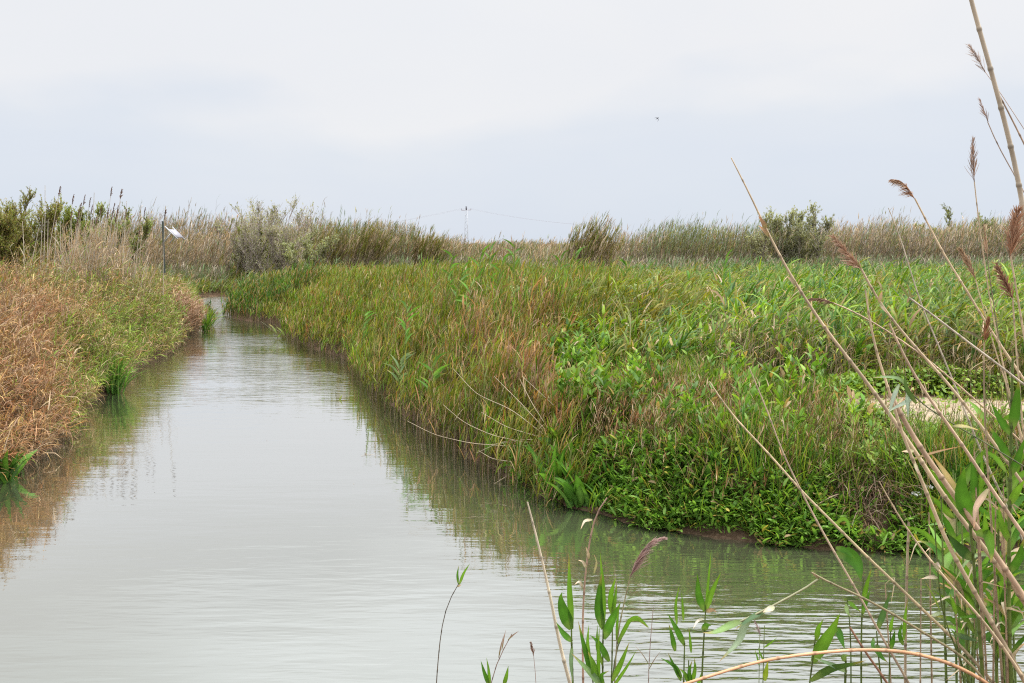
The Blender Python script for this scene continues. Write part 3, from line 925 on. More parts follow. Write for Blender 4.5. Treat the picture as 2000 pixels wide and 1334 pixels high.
# ------------------------------------------------------------------ pylon, solar panel, bird, stones
Yp = 350.0
pb = at(911, 480, Yp)
gz = float(ground(pb[0], Yp))
zt = at(911, 403, Yp)[2]
t = thing("lattice_pylon", "thin grey steel lattice pylon far off on the skyline", "pylon", (pb[0], Yp, gz))
m = MB()
STEEL = (.46, .48, .51)
for sx in (-1, 1):
    for sy in (-1, 1):
        m.box((pb[0] + sx * .62, Yp + sy * .62, gz), (pb[0] + sx * .36, Yp + sy * .36, zt - 1.2), .09, .09, STEEL)
nseg = 12
for k in range(nseg):
    a, c = k / nseg, (k + 1) / nseg
    za, zb = gz + (zt - 1.2 - gz) * a, gz + (zt - 1.2 - gz) * c
    wa, wb = .62 - .26 * a, .62 - .26 * c
    s_ = 1 if k % 2 else -1
    for sy in (-1, 1):
        m.box((pb[0] + s_ * wa, Yp + sy * wa, za), (pb[0] - s_ * wb, Yp + sy * wb, zb), .05, .05, STEEL)
        m.box((pb[0] + sy * wa, Yp + s_ * wa, za), (pb[0] + sy * wb, Yp - s_ * wb, zb), .05, .05, STEEL)
m.build("mast", M_BARK, t, False)
m = MB(); m.box((pb[0], Yp, zt - 1.3), (pb[0], Yp, zt), .45, .45, (.12, .12, .14)); m.build("mast_head", M_BARK, t, False)
m = MB(); m.box((pb[0] - 1.7, Yp, zt - 1.35), (pb[0] + 1.7, Yp, zt - 1.25), .16, .16, (.35, .26, .27)); m.build("crossarm", M_BARK, t, False)
for dx in (-1.6, 0, 1.6):
    m = MB(); m.box((pb[0] + dx, Yp, zt - 1.3), (pb[0] + dx, Yp, zt - .7), .14, .14, (.2, .2, .22)); m.build("insulator", M_BARK, t, False)
for dx, far_ in ((-1.6, -1), (1.6, 1), (0, -1), (0, 1)):
    m = MB()
    e = at(640 if far_ < 0 else 1150, 452 if far_ < 0 else 440, Yp + (60 if far_ < 0 else -50))
    q = np.linspace(0, 1, 14)[:, None]
    st = np.array([pb[0] + dx, Yp, zt - .7])
    P = st * (1 - q) + e * q
    P[:, 2] -= 3.0 * (q * (1 - q))[:, 0]
    m.tubes(P[None], np.full((1, 14), .011), np.tile(np.array([.3, .25, .27]), (1, 14, 1)), 4)
    m.build("wire", M_BARK, t)

M_PANEL = plain_mat("panel face", (.30, .295, .34), .4, 0, .05, 3)  # dark cells given the lavender of reflected sky as base colour
M_WHITE = plain_mat("white metal", (.42, .42, .42), .5, 0, .05)
M_POST = plain_mat("dark green post", (.045, .06, .055), .5, 0, .2)
Ys = 44.0
p0 = at(319.5, 478, Ys); p1 = at(319.5, 432, Ys)
gz = float(ground(p0[0], Ys))
t = thing("solar_panel_post", "dark post carrying a small tilted solar panel among the tan reeds", "solar panel", (p0[0], Ys, gz))
m = MB(); m.tubes(np.array([[(p0[0], Ys, gz), (p0[0], Ys, (gz + p1[2]) / 2), (p0[0], Ys, p1[2])]]), np.full((1, 3), .045), np.tile(np.array([.05, .06, .06]), (1, 3, 1)), 8); m.build("post", M_POST, t)
a0 = at(322.5, 442, Ys - .12); a1 = at(346, 465.5, Ys - .25)
dv_ = np.array([.12, .55, -.02])
def mesh_panel(nm, c, mat, th):
    mm = MB()
    c = np.array(c); nrm = np.cross(c[1] - c[0], c[3] - c[0]); nrm = nrm / np.linalg.norm(nrm) * th
    V = np.concatenate([c, c + nrm])
    mm.add(V, [(3, 2, 1, 0), (4, 5, 6, 7), (0, 1, 5, 4), (1, 2, 6, 5), (2, 3, 7, 6), (3, 0, 4, 7)], np.array([.5, .5, .55]))
    return mm.build(nm, mat, t, False)
q0, q1 = a0 + (a1 - a0) * .28, a0 + (a1 - a0) * .94
mesh_panel("panel", [q0, q1, q1 + dv_, q0 + dv_], M_PANEL, .035)
for f_ in (-.04, 1.0):
    m = MB(); m.box(a0 + dv_ * f_, a1 + (a1 - a0) * .06 + dv_ * f_, .05, .04, (.8, .8, .8)); m.build("rail", M_WHITE, t, False)
    m = MB(); m.box(at(320.5, 474, Ys - .1) + dv_ * f_ * np.array([1, .6, 1]), a0 + (a1 - a0) * .5 + dv_ * f_ - np.array([0, 0, .03]), .04, .04, (.8, .8, .78)); m.build("brace", M_WHITE, t, False)

def skin_obj(name, verts, edges, radii, mat, root, parent=None, sub=1):
    me = bpy.data.meshes.new(name)
    me.from_pydata([tuple(v_) for v_ in verts], edges, [])
    o = bpy.data.objects.new(name, me)
    C.collection.objects.link(o)
    md = o.modifiers.new("skin", 'SKIN')
    for i, r in enumerate(radii):
        me.skin_vertices[0].data[i].radius = r if isinstance(r, tuple) else (r, r)
        me.skin_vertices[0].data[i].use_root = i == root
    sb = o.modifiers.new("sub", 'SUBSURF'); sb.levels = sub; sb.render_levels = sub
    me.materials.append(mat)
    return o

M_BIRD = plain_mat("dark feathers", (.025, .027, .035), .6)
bp = at(1284, 231, 38)
bv = [(0, 0, 0), (.05, 0, .012), (.085, 0, .02), (-.06, 0, -.012), (-.11, .012, -.03), (-.11, -.012, -.03),
      (.02, .06, .03), (-.03, .13, .02), (-.09, .17, -.01), (.02, -.05, -.03), (-.03, -.09, -.085), (-.085, -.10, -.14)]
bird = skin_obj("swallow_bird", bv, [(0, 1), (1, 2), (0, 3), (3, 4), (3, 5), (0, 6), (6, 7), (7, 8), (0, 9), (9, 10), (10, 11)],
                [(.022, .02), (.021, .02), (.014, .013), (.014, .012), (.004, .004), (.004, .004), (.016, .006), (.012, .004), (.004, .002), (.016, .006), (.012, .004), (.004, .002)], M_BIRD, 0)
bird.location = tuple(bp)
bird.rotation_euler = (.3, -.35, .5)
bird.scale = (.72, .72, .72)
tag(bird, "small dark swallow flying alone in the pale sky", "bird")

M_STONE = plain_mat("pale stone", (.27, .25, .21), .9, 0, .3, 14)
def stone(label, u, v, z, w, h, seed):
    bm = bmesh.new()
    bmesh.ops.create_icosphere(bm, subdivisions=3, radius=1)
    r = np.random.default_rng(seed)
    ph = r.random(9) * 6
    for q in bm.verts:
        k = 1 + .16 * math.sin(q.co.x * 3 + ph[0]) + .14 * math.sin(q.co.y * 4 + ph[1]) + .12 * math.sin(q.co.z * 5 + ph[2] + q.co.x * 2) + .05 * math.sin(11 * q.co.x + 9 * q.co.y + ph[3])
        q.co *= k
        q.co.x *= w; q.co.y *= w * .8; q.co.z *= h
    me = bpy.data.meshes.new("bank_stone"); bm.to_mesh(me); bm.free()
    for pl in me.polygons: pl.use_smooth = True
    me.materials.append(M_STONE)
    o = bpy.data.objects.new("bank_stone", me); C.collection.objects.link(o)
    p = onground(u, v); o.location = (p[0], p[1], p[2] + h * .25); o.rotation_euler = (.3, .2, seed)
    tag(o, label, "stone")
stone("pale grey stone on the bare spot above the waterline", 150, 770, .38, .11, .07, 1)
stone("small stone at the water edge under the pinkish dry clump", 392, 640, .06, .16, .07, 3)

# ------------------------------------------------------------------ single plants of the middle distance
def mesh_plant(name, label, cat, mb, mat, base, group=None):
    t = mb.build(name, mat)
    return tag(t, label, cat, group)

def broadleaf(label, u, v, z, n, L, Wd, pal, name="dock_plant", cat="dock plant", group="docks on the bank", up=.3, az0=-PI / 2, azs=1.9):
    p = onground(u, v + (26 if Wd >= .12 else 10))
    if Wd >= .06:
        n = int(n * 1.5); Wd = Wd * .8
    t = thing(name, label, cat, p, group)
    mb = MB()
    B = np.tile(p, (n, 1)) + rng.normal(0, .05, (n, 3)) * [1, 1, 0]
    col = pick(pal, n)
    az = rng.normal(az0, azs, n)
    blades(mb, B, az, vary(.05, .75, n) * (1.1 - up), vary(.2, 1.1, n), L * (1.25 if Wd >= .08 else 1) * vary(.6, 1.15, n), Wd * vary(.7, 1.25, n), col * (.7 + .6 * rng.random((n, 1))), 7, .75, col * np.array([1.1, 1.08, .9]), .2, 1.4)
    mb.build("leaves", M_GREEN, t)
    return t

DK = [(.06, .15, .022), (.08, .18, .028), (.05, .12, .02), (.11, .22, .035)]
LIM = [(.13, .25, .03), (.16, .28, .04), (.10, .21, .03)]
docks = [
    ("big dark dock at the water corner, its long leaves reaching over the river", 1085, 960, .10, 16, .50, .10, DK),
    ("dark dock with drooping leaves beside the water corner dock", 1130, 978, .12, 16, .42, .11, DK),
    ("glossy dock just above the mat of oval herbs", 1200, 945, .42, 16, .36, .09, DK),
    ("broad leaved dock below the fan of bare stems", 1110, 900, .50, 14, .36, .13, DK),
    ("dock with one wide bright leaf facing the river", 1105, 862, .60, 12, .34, .13, DK + LIM),
    ("upright dock between brown stalks above the herb mat", 1330, 900, .55, 14, .34, .085, DK),
    ("pale veined dock beside the tallest brown stalks", 1370, 925, .5, 12, .34, .09, DK),
    ("small dock half hidden under straw near the waterline", 1270, 930, .45, 12, .28, .07, DK),
    ("bright lime dock at the edge of the rusty grass", 1150, 770, .72, 18, .36, .13, LIM),
    ("lime dock with silvery upturned leaves", 1175, 752, .72, 18, .36, .12, LIM),
    ("dock with crowded fresh leaves behind the lime pair", 1215, 738, .72, 14, .34, .11, LIM + DK),
    ("dark green dock in the middle of the bright herbs", 1272, 752, .75, 16, .38, .15, DK),
    ("tall dark dock, the highest clump of broad leaves on the bank", 1350, 700, .8, 22, .46, .15, DK),
    ("light green dock next to the highest dark one", 1385, 715, .8, 18, .40, .13, LIM + DK),
    ("dock with shiny leaves behind the highest dark one", 1325, 690, .8, 16, .40, .13, DK),
    ("lime dock in front of the tan straw tuft", 1430, 760, .78, 16, .36, .14, LIM),
    ("lime dock with a curled leaf beside the straw tuft", 1480, 768, .78, 15, .36, .13, LIM),
    ("single broad lime leaf standing up like a fan", 1538, 815, .76, 5, .34, .20, LIM),
    ("lime dock in the grass by the sandy path", 1608, 825, .76, 7, .28, .13, LIM),
    ("dock at the field edge under the young reeds", 1600, 752, .8, 8, .32, .10, DK + LIM),
    ("dark dock under the white flowers", 1865, 935, .5, 14, .30, .12, DK),
    ("dark dock drooping over the bank by the leaning canes", 1795, 915, .55, 12, .26, .1, DK),
    ("fresh dock at the picture edge beside the sandy path", 1945, 850, .72, 16, .40, .13, LIM + DK),
    ("dark green broad leaved plant at the water edge by the picture border", 12, 918, .12, 18, .36, .12, DK),
    ("dock peeping from the rust brown grass by the picture border", 30, 900, .3, 10, .26, .09, DK),
]
for d in docks:
    broadleaf(*d)
def strap(label, u, v, z, n, L, Wd, pal, azs=1.6, az0=-.6):
    broadleaf(label, u, v, z, n, L, Wd, pal, "sedge_tuft", "sedge", "green sedge tufts at the water", .2, az0, azs)
strap("bright green spiky sedge tuft standing at the tip of the bank", 402, 640, .05, 90, .85, .026, DK + FRESH)
strap("dark green leafy sedge tuft hanging over the water from brown grass", 222, 762, .15, 80, .80, .028, DK)
strap("green sedge tuft above the one hanging over the water", 232, 700, .5, 34, .65, .026, DK + FRESH, az0=0)
strap("green sedge tuft beside the pinkish dry clump", 330, 630, .55, 34, .9, .03, DK + FRESH, az0=0)
strap("sedge tuft of narrow arching leaves beside the water corner dock", 1180, 985, .1, 36, .34, .022, DK + FRESH)

# pinkish dry clump at the tip of the bank
t = thing("dry_grass_clump", "pinkish dry grass clump at the tip of the bank beside the spiky sedge", "grass clump", onz(372, 640, .3))
mb = MB(); n = 420
c0 = onz(336, 640, .25)
x = c0[0] + rng.normal(0, .2, n); y = c0[1] + .7 + rng.normal(0, .5, n)
Bq = bases(x, y)
reedy(mb, Bq, vary(.5, 1.05, n), rng.normal(0, .8, n), vary(0, .25, n), vary(.1, .8, n), rng.integers(8, 13, n), vary(.15, .3, n), vary(.012, .02, n), pick([(.36, .24, .16), (.42, .30, .21), (.30, .19, .12)], n), pick(TAN, n) * .7, r=.004, wind=.1, t0=.15)
mb.build("foliage", M_DRY, t)

def stalk(name, label, cat, pts, Y0, Y1, r0, r1, col, mat=M_CANE, group=None, head=None, leaves=(), sides=6, nodes=0, ground_=True):
    """a single stalk along photo pixels (tip first); Y0 / Y1 distance of tip and base, r0 / r1 radii in metres"""
    pts = np.array(pts, float)
    d = np.concatenate([[0], np.cumsum(np.hypot(*np.diff(pts, axis=0).T))])
    P = np.array([at(u, v, Y0 + (Y1 - Y0) * s_ / d[-1]) for (u, v), s_ in zip(pts, d)])
    if ground_:
        e = P[-1] - P[-2]; e /= np.linalg.norm(e)
        e[2] = min(e[2], -.5)
        q = P[-1].copy(); ext = []
        for _ in range(60):
            gq = float(ground(q[0], q[1]))
            if q[2] <= gq - .02: break
            q = q + e * .08; ext.append(q.copy())
        if ext: P = np.concatenate([P, np.array(ext)[[len(ext) // 2, -1] if len(ext) > 1 else [0]]])
    # smooth resample
    seg = np.concatenate([[0], np.cumsum(np.linalg.norm(np.diff(P, axis=0), axis=1))])
    K = int(np.clip(seg[-1] / .07, 10, 46))
    s_ = np.linspace(0, seg[-1], K)
    R = np.stack([np.interp(s_, seg, P[:, i]) for i in range(3)], axis=1)
    for _ in range(2):
        R[1:-1] = .25 * R[:-2] + .5 * R[1:-1] + .25 * R[2:]
    t = thing(name, label, cat, R[-1], group)
    frac = s_ / seg[-1]
    rad = r0 + (r1 - r0) * frac ** .8
    cc_ = np.tile(np.array(col, float), (K, 1)) * (.85 + .3 * rng.random((K, 1)))
    if nodes:
        # joints: short swollen darker rings every NODES metres
        s2, k2, c2 = [], [], []
        ticks = np.arange(nodes * .6, seg[-1], nodes)
        extra = np.concatenate([[x_ - .012, x_ - .003, x_ + .003, x_ + .012] for x_ in ticks]) if len(ticks) else np.array([])
        allS = np.unique(np.concatenate([s_, extra[(extra > 0) & (extra < seg[-1])]]))
        R = np.stack([np.interp(allS, s_, R[:, i]) for i in range(3)], axis=1)
        rad = np.interp(allS, s_, rad)
        cc_ = np.stack([np.interp(allS, s_, cc_[:, i]) for i in range(3)], axis=1)
        for x_ in ticks:
            nr = np.abs(allS - x_) < .005
            rad[nr] *= 1.22; cc_[nr] *= .62
            up_ = (allS < x_ - .005) & (allS > x_ - .03)
            cc_[up_] *= 1.12
        # every internode its own shade
        shade = 1 + .13 * np.sin(np.floor((allS + 10) / nodes) * 12.9898)
        cc_ = cc_ * shade[:, None]
    m_ = MB(); m_.tubes(R[None], rad[None], cc_[None], sides); m_.build("stem", mat, t)
    t["_o"] = tuple(R[-1])
    if head: head(t, R)
    for lf in leaves:
        lf(t, R)
    return t

def plume(t, R, pts=None, Y=None, col=(.30, .17, .10), n=260, side=1.0, L=.09, wid=.0022, spread=.9, hang=.5, axisR=.0018, name="seed_head", tipcol=None, droopdir=None):
    """feathery head along an axis (tip first in pixels)"""
    P = np.array([at(u, v, Y) for u, v in pts])
    if len(P) < 4:
        q = np.linspace(0, len(P) - 1, 6)
        P = np.stack([np.interp(q, np.arange(len(P)), P[:, i]) for i in range(3)], axis=1)
    P = P[::-1]                                   # base first
    m_ = MB()
    m_.tubes(P[None], np.linspace(axisR * 1.3, axisR * .4, len(P))[None], np.tile(np.array(col) * .8, (1, len(P), 1)), 4)
    T = np.gradient(P, axis=0); T /= np.linalg.norm(T, axis=1, keepdims=True)
    tt = rng.random(n) ** .9
    pos = along(P[None], np.zeros(n, int), tt)
    tg = along(T[None], np.zeros(n, int), tt)
    # side branches: away from the axis, mostly to one side, sagging
    rnd = rng.normal(0, 1, (n, 3))
    rnd -= tg * (rnd * tg).sum(1, keepdims=True)
    rnd /= np.linalg.norm(rnd, axis=1, keepdims=True)
    bias = np.array(droopdir if droopdir is not None else (side, 0, -.2), float)
    d0 = tg * vary(.5, 1.0, n)[:, None] + rnd * spread * vary(.2, .8, n)[:, None] + bias * .35 * abs(side)
    d0 /= np.linalg.norm(d0, axis=1, keepdims=True)
    ln = L * (1.1 - .75 * tt) * vary(.5, 1.2, n)
    K = 4
    q = np.linspace(0, 1, K)
    Pq = pos[:, None, :] + d0[:, None, :] * (ln[:, None] * q[None, :])[..., None]
    Pq[:, :, 2] -= hang * ln[:, None] * q[None, :] ** 2
    Pq[:, :, 0] += side * .35 * ln[:, None] * q[None, :] ** 2
    S = np.cross(d0, rng.normal(0, 1, (n, 3))); S /= np.linalg.norm(S, axis=1, keepdims=True)
    cc_ = np.tile(np.array(col), (n, 1)) * vary(.65, 1.35, n)[:, None]
    g_ = np.repeat(cc_[:, None, :], K, axis=1)
    if tipcol is not None:
        g_ = g_ * (1 - q[None, :, None] ** 2 * .8) + np.array(tipcol)[None, None, :] * q[None, :, None] ** 2 * .8
    W_ = wid * vary(.6, 1.6, n)[:, None] * np.array([.5, 1, 1.3, .5])[None, :]
    m_.strips(Pq, W_, np.repeat(S[:, None, :], K, axis=1), g_)
    return m_.build(name, M_PLUME, t)

def head_of(**kw):
    return lambda t, R: plume(t, R, **kw)

def leaf(pts, Y, w, col, Yt=None, tilt=.35, dry=False, fold=.12, name="leaf", K=9, label=None, flat=False):
    """a leaf along photo pixels, base first; w = full width in pixels"""
    def f(t, R):
        P0 = np.array(pts, float)
        d = np.concatenate([[0], np.cumsum(np.hypot(*np.diff(P0, axis=0).T))])
        s_ = np.linspace(0, d[-1], K)
        uv = np.stack([np.interp(s_, d, P0[:, i]) for i in (0, 1)], axis=1)
        uv[1:-1] = .25 * uv[:-2] + .5 * uv[1:-1] + .25 * uv[2:]
        q = s_ / d[-1]
        Ys = Y + ((Yt if Yt is not None else Y - .08) - Y) * q
        P = np.array([at(u_, v_, y_) for (u_, v_), y_ in zip(uv, Ys)])
        T = np.gradient(P, axis=0); T /= np.linalg.norm(T, axis=1, keepdims=True)
        vd = P - np.array([0, 0, EYE]); vd /= np.linalg.norm(vd, axis=1, keepdims=True)
        S = np.cross(T, vd); S /= np.linalg.norm(S, axis=1, keepdims=True)
        nrm = np.cross(T, S)
        a = tilt + .5 * (q - .4)
        S = S * np.cos(a)[:, None] + nrm * np.sin(a)[:, None]
        prof = np.where(q < .28, .38 + .62 * np.sin(q / .28 * PI / 2), 1 - ((q - .28) / .72) ** 1.7)
        W_ = np.maximum(prof, .02) * w / F * Y
        c0 = np.array(col, float) * (.9 + .2 * rng.random())
        cc_ = np.tile(c0, (K, 1)) * (.92 + .16 * rng.random((K, 1)))
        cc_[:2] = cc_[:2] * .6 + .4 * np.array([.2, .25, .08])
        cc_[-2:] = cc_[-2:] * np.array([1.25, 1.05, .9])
        if not dry and rng.random() < .35:
            cc_[-1] = (.30, .20, .08); cc_[-2] = .5 * cc_[-2] + .5 * np.array([.32, .24, .08])
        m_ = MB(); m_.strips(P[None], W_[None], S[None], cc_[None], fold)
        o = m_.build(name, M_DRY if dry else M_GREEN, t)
        if label: o["label"] = label
    return f

# bleached canes with dark heads on the far side of the bend: (head u, head v, foot u, label)
heads = [
    (115, 372, 92, "bleached reed with a ragged brown head, first of the tall row by the trees"),
    (141, 388, 138, "bleached reed with an upright dark spear head above the gap in the trees"),
    (163, 389, 140, "bleached reed with a slanting dark head just past the upright spear head"),
    (174, 394, 158, "bleached reed with a narrow dark head beside the slanting one"),
    (156, 404, 138, "shorter reed with a slanting head under the two slanting ones"),
    (138, 419, 132, "reed with a dark head right under the upright spear head"),
    (152, 416, 130, "reed with a long slanting head over the tree line"),
    (178, 408, 172, "reed with a small pale brown head between two taller stalks"),
    (196, 408, 186, "reed with a small dark head on a very straight stalk"),
    (216, 372, 202, "tall reed with a dark spear head, second highest of the row"),
    (235, 377, 222, "tall reed with the biggest dark bushy head"),
    (221, 405, 206, "reed with a thin head below the highest spear head"),
    (228, 410, 212, "reed with a slanting dark head under the big bushy one"),
    (209, 415, 196, "reed with a slim upright head among pale stalks"),
    (218, 418, 204, "reed with a slim dark head beside the slim upright one"),
    (225, 425, 206, "reed with a hooked brown head in the thick of the canes"),
    (244, 417, 226, "reed with a nodding dark head set apart beyond the row"),
    (187, 429, 178, "short reed with a dark brown head against the tree"),
    (179, 432, 170, "short reed with a reddish brown head against the tree"),
    (150, 434, 138, "short reed with a faint head low in the pale stalks"),
    (281, 413, 268, "thin reed with a dark head standing alone past the canes"),
    (321, 418, 319, "reed with a round brown head just above the solar panel post"),
    (271, 452, 258, "low reed with two dark wisps left of the solar panel"),
]
for k, (hu, hv, fu, lb) in enumerate(heads):
    Yc = 24.0 + (k * 7 % 11) * .25
    hw = 1.0 if k in (0, 10, 21) else .75
    stalk("headed_reed", lb, "reed", [(hu, hv + 10), ((hu * 2 + fu) / 3, hv + 50), (fu, hv + 140)], Yc, Yc, .005, .009, (.42, .36, .29), M_CANE, "bleached reeds with dark heads",
          head_of(pts=[(hu + 3, hv - 8), (hu + 1, hv), (hu, hv + 11)], Y=Yc, col=(.20, .125, .095), n=48, side=.5, L=.085 * hw, wid=.011, spread=.6, hang=.2, axisR=.008), (), 5)
for u_, top, fu, lb in ((88, 362, 86, "tall bare bleached stalk, highest thin line beside the trees"), (83, 424, 76, "thick cream bare stalk at the foot of the trees"), (94, 428, 90, "thick white bare stalk next to the cream one"),
                        (44, 432, 48, "bare stalk in front of the brownish tamarisk"), (76, 445, 50, "bare stalk slanting across the brownish tamarisk"), (184, 376, 178, "bare stalk rising clear between the dark heads"),
                        (247, 393, 238, "bare stalk leaning past the biggest bushy head"), (110, 430, 104, "grey bare stalk before the dull green tamarisk"), (118, 432, 116, "pale bare stalk next to the grey one")):
    Yc = 24.5
    stalk("bare_cane", lb, "cane", [(u_, top), ((u_ + fu) / 2 + 1, top + 60), (fu, top + 140)], Yc, Yc, .006, .012, (.46, .40, .32), M_CANE, "bare bleached canes", None, (), 5)

# tall green reeds sticking out of the bank reeds: tip pixel, foot pixel, distance
GCOL = (.085, .195, .028)
tall = [
    (942, 474, 918, 640, 17, "tallest green reed of the bank, its leafy top bent downwind"), (886, 484, 858, 620, 18, "dark green reed with a bent top beside the tallest one"),
    (957, 476, 950, 600, 17.5, "slim upright green reed right next to the tallest one"), (984, 486, 956, 640, 16, "green reed with a dark tuft leaning past the slim upright one"),
    (1005, 464, 1004, 600, 19, "straight thin reed with a small star of leaves on top"), (905, 508, 880, 640, 16.5, "leaning green reed below the dark bent top"),
    (920, 540, 910, 700, 15, "leafy green reed in the rusty grass"), (978, 550, 955, 680, 14.5, "brownish leafy reed leaning over the herb edge"),
    (1096, 490, 1092, 600, 20, "green reed before the big tan reed clump"), (1124, 478, 1120, 600, 21, "slim green reed in front of the big tan reed clump"),
    (1225, 500, 1218, 600, 21, "green reed with a dark leafy tip in the open field"), (1418, 488, 1398, 600, 22, "green reed with a drooping tip rising over the field edge"),
    (540, 540, 528, 620, 34, "dark green reed rising from the headland in the bend"), (560, 543, 552, 620, 33, "second dark reed on the headland in the bend"),
    (795, 585, 790, 690, 15.5, "fresh green reed with wide leaves standing at the river edge"), (782, 690, 778, 760, 14.5, "pale blue green reed low by the river edge"),
    (712, 600, 706, 700, 20, "green reed on the river edge before the bend"), (846, 700, 842, 800, 13, "green reed between rusty stems near the river"),
]
for k, (tu, tv, fu, fv, Yc, lb) in enumerate(tall):
    lv = []
    nL = 9
    Ltot = fv - tv
    for j in range(nL):
        q = (j + .6) / nL * .75
        bu, bv_ = tu + (fu - tu) * q, tv + Ltot * q + 12
        ln = F / Yc * random.uniform(.2, .36)
        sgn = 1 if random.random() < .72 else -1
        a_ = random.uniform(.25, .85) * sgn
        p1_ = (bu + ln * .5 * math.sin(a_), bv_ - ln * .5 * math.cos(a_))
        a2 = a_ + sgn * random.uniform(.3, .9)
        p2_ = (p1_[0] + ln * .5 * math.sin(a2), p1_[1] - ln * .5 * math.cos(a2))
        cq = np.array(GCOL) * random.uniform(.8, 1.6)
        if lb.startswith("brownish"): cq = np.array((.2, .15, .05)) * random.uniform(.7, 1.3)
        if lb.startswith("pale"): cq = np.array((.14, .22, .10))
        lv.append(leaf([(bu, bv_), p1_, p2_], Yc, F / Yc * random.uniform(.03, .045), cq, Yt=Yc + random.uniform(-.15, .15), K=6, tilt=random.uniform(-.4, .6)))
    stalk("green_reed", lb, "reed", [(tu, tv + 14), ((tu * 2 + fu) / 3, tv + Ltot * .35), (fu, fv)], Yc, Yc, .004, .009, (.12, .16, .04), M_CANE, "tall green reeds of the bank", None, lv, 5)

# two pale straw stalks and the fan of fallen bare stems
stalk("straw_stalk", "pale straw stalk standing straight in the bright herbs, shorter of two", "stalk", [(1202, 618), (1197, 690), (1195, 742)], 13.2, 13.2, .004, .006, (.5, .45, .25), M_CANE, "pale straw stalks")
stalk("straw_stalk", "pale straw stalk standing straight in the bright herbs, taller of two", "stalk", [(1232, 610), (1230, 690), (1229, 765)], 12.9, 12.9, .004, .006, (.5, .45, .25), M_CANE, "pale straw stalks")
fanst = [
    ([(795, 822), (850, 850), (920, 866), (1000, 872), (1060, 868)], "longest bare stem arching low over the river edge"), ([(865, 790), (905, 825), (960, 850), (1030, 865)], "bare stem arching from the rusty grass to the dock"),
    ([(885, 720), (930, 770), (1000, 800), (1070, 855)], "bare stem crossing the rusty grass"), ([(965, 735), (1020, 790), (1075, 850)], "bare stem slanting down the middle of the rusty grass"),
    ([(1015, 740), (1040, 790), (1078, 848)], "steep bare stem ending beside the wide dock leaf"), ([(940, 805), (990, 835), (1050, 852)], "short bare stem under the crossing ones"),
    ([(930, 885), (980, 862), (1040, 858)], "low bare stem lying toward the water"), ([(935, 880), (960, 896), (1000, 902)], "bare stem dipping to the waterline"),
    ([(1020, 735), (1080, 790), (1140, 850), (1160, 880)], "bare stem running from rusty grass into the dark docks"), ([(1115, 745), (1160, 790), (1220, 850)], "bare stem slanting between the lime docks"),
    ([(960, 868), (1010, 862), (1070, 865)], "bare stem lying level above the water"), ([(1030, 905), (990, 930), (960, 948)], "thin dark stem dipping into the river")]
for pts, lb in fanst:
    stalk("fallen_stem", lb, "stem", pts, 10.9, 10.6, .002, .0042, (.38, .30, .20), M_CANE, "fan of fallen bare stems", ground_=False)

for pts, Yc, lb in (([(697, 690), (705, 740), (715, 765)], 17.5, "thin dark reed standing in the river off the bank"), ([(655, 765), (658, 790), (660, 800)], 16.5, "single green sprig standing in the river"),
                    ([(745, 770), (752, 785), (762, 806)], 15.5, "thin slanting reed off the bank in the river"), ([(540, 640), (542, 660), (543, 672)], 27, "thin reed sprig before the bend"),
                    ([(510, 628), (540, 650), (545, 666)], 27.2, "thin bent reed leaning out before the bend"), ([(525, 634), (556, 655), (566, 668)], 27.0, "brownish bent reed over the water before the bend")):
    stalk("water_sprig", lb, "reed", pts, Yc, Yc, .004, .006, (.14, .14, .06), M_CANE, "thin reeds standing in the river", None,
          [leaf([pts[1], ((pts[0][0] + pts[1][0]) / 2 + 9, (pts[0][1] + pts[1][1]) / 2), (pts[0][0] + 14, pts[0][1] + 4)], Yc, 4, (.15, .2, .06), K=5)], 4)

# white cresses on the bank, pale umbels in the field
def flowers(name, label, cat, u, v, Y, nf, spread, col, size, group, stemh=.22):
    if stemh < .3:
        Y = onground(u, v)[1] - .16
    p = at(u, v, Y)
    g0 = np.array([p[0], Y, max(float(ground(p[0], Y)), p[2] - stemh)])
    t = thing(name, label, cat, g0, group)
    ms, mf = MB(), MB()
    for k in range(nf):
        q = p + np.array([random.gauss(0, spread), random.gauss(0, spread), random.gauss(0, spread * .6)])
        P = np.array([g0 + (q - g0) * f_ + np.array([0, 0, .04 * f_ * (1 - f_)]) for f_ in np.linspace(0, 1, 5)])
        ms.tubes(P[None], np.full((1, 5), size * .06), np.tile(np.array([.12, .18, .05]), (1, 5, 1)), 4)
        n = 26
        B = q + rng.normal(0, size * .3, (n, 3)) * [1, 1, .75]
        blades(mf, B, rng.uniform(-PI, PI, n), vary(.1, 1.5, n), vary(0, .4, n), vary(.25, .45, n) * size, vary(.22, .4, n) * size, np.tile(np.array(col), (n, 1)) * vary(.85, 1.1, n)[:, None], 3, .6)
    nl = 16
    B = g0 + (p - g0) * rng.random((nl, 1)) * .8
    ml = MB()
    blades(ml, B, rng.uniform(-PI, PI, nl), vary(.4, 1.2, nl), vary(.2, .8, nl), vary(.05, .1, nl), vary(.02, .035, nl), pick(FRESH, nl), 4, .4)
    ms.build("stem", M_CANE, t); mf.build("blossom", M_PETAL, t); ml.build("foliage", M_GREEN, t)

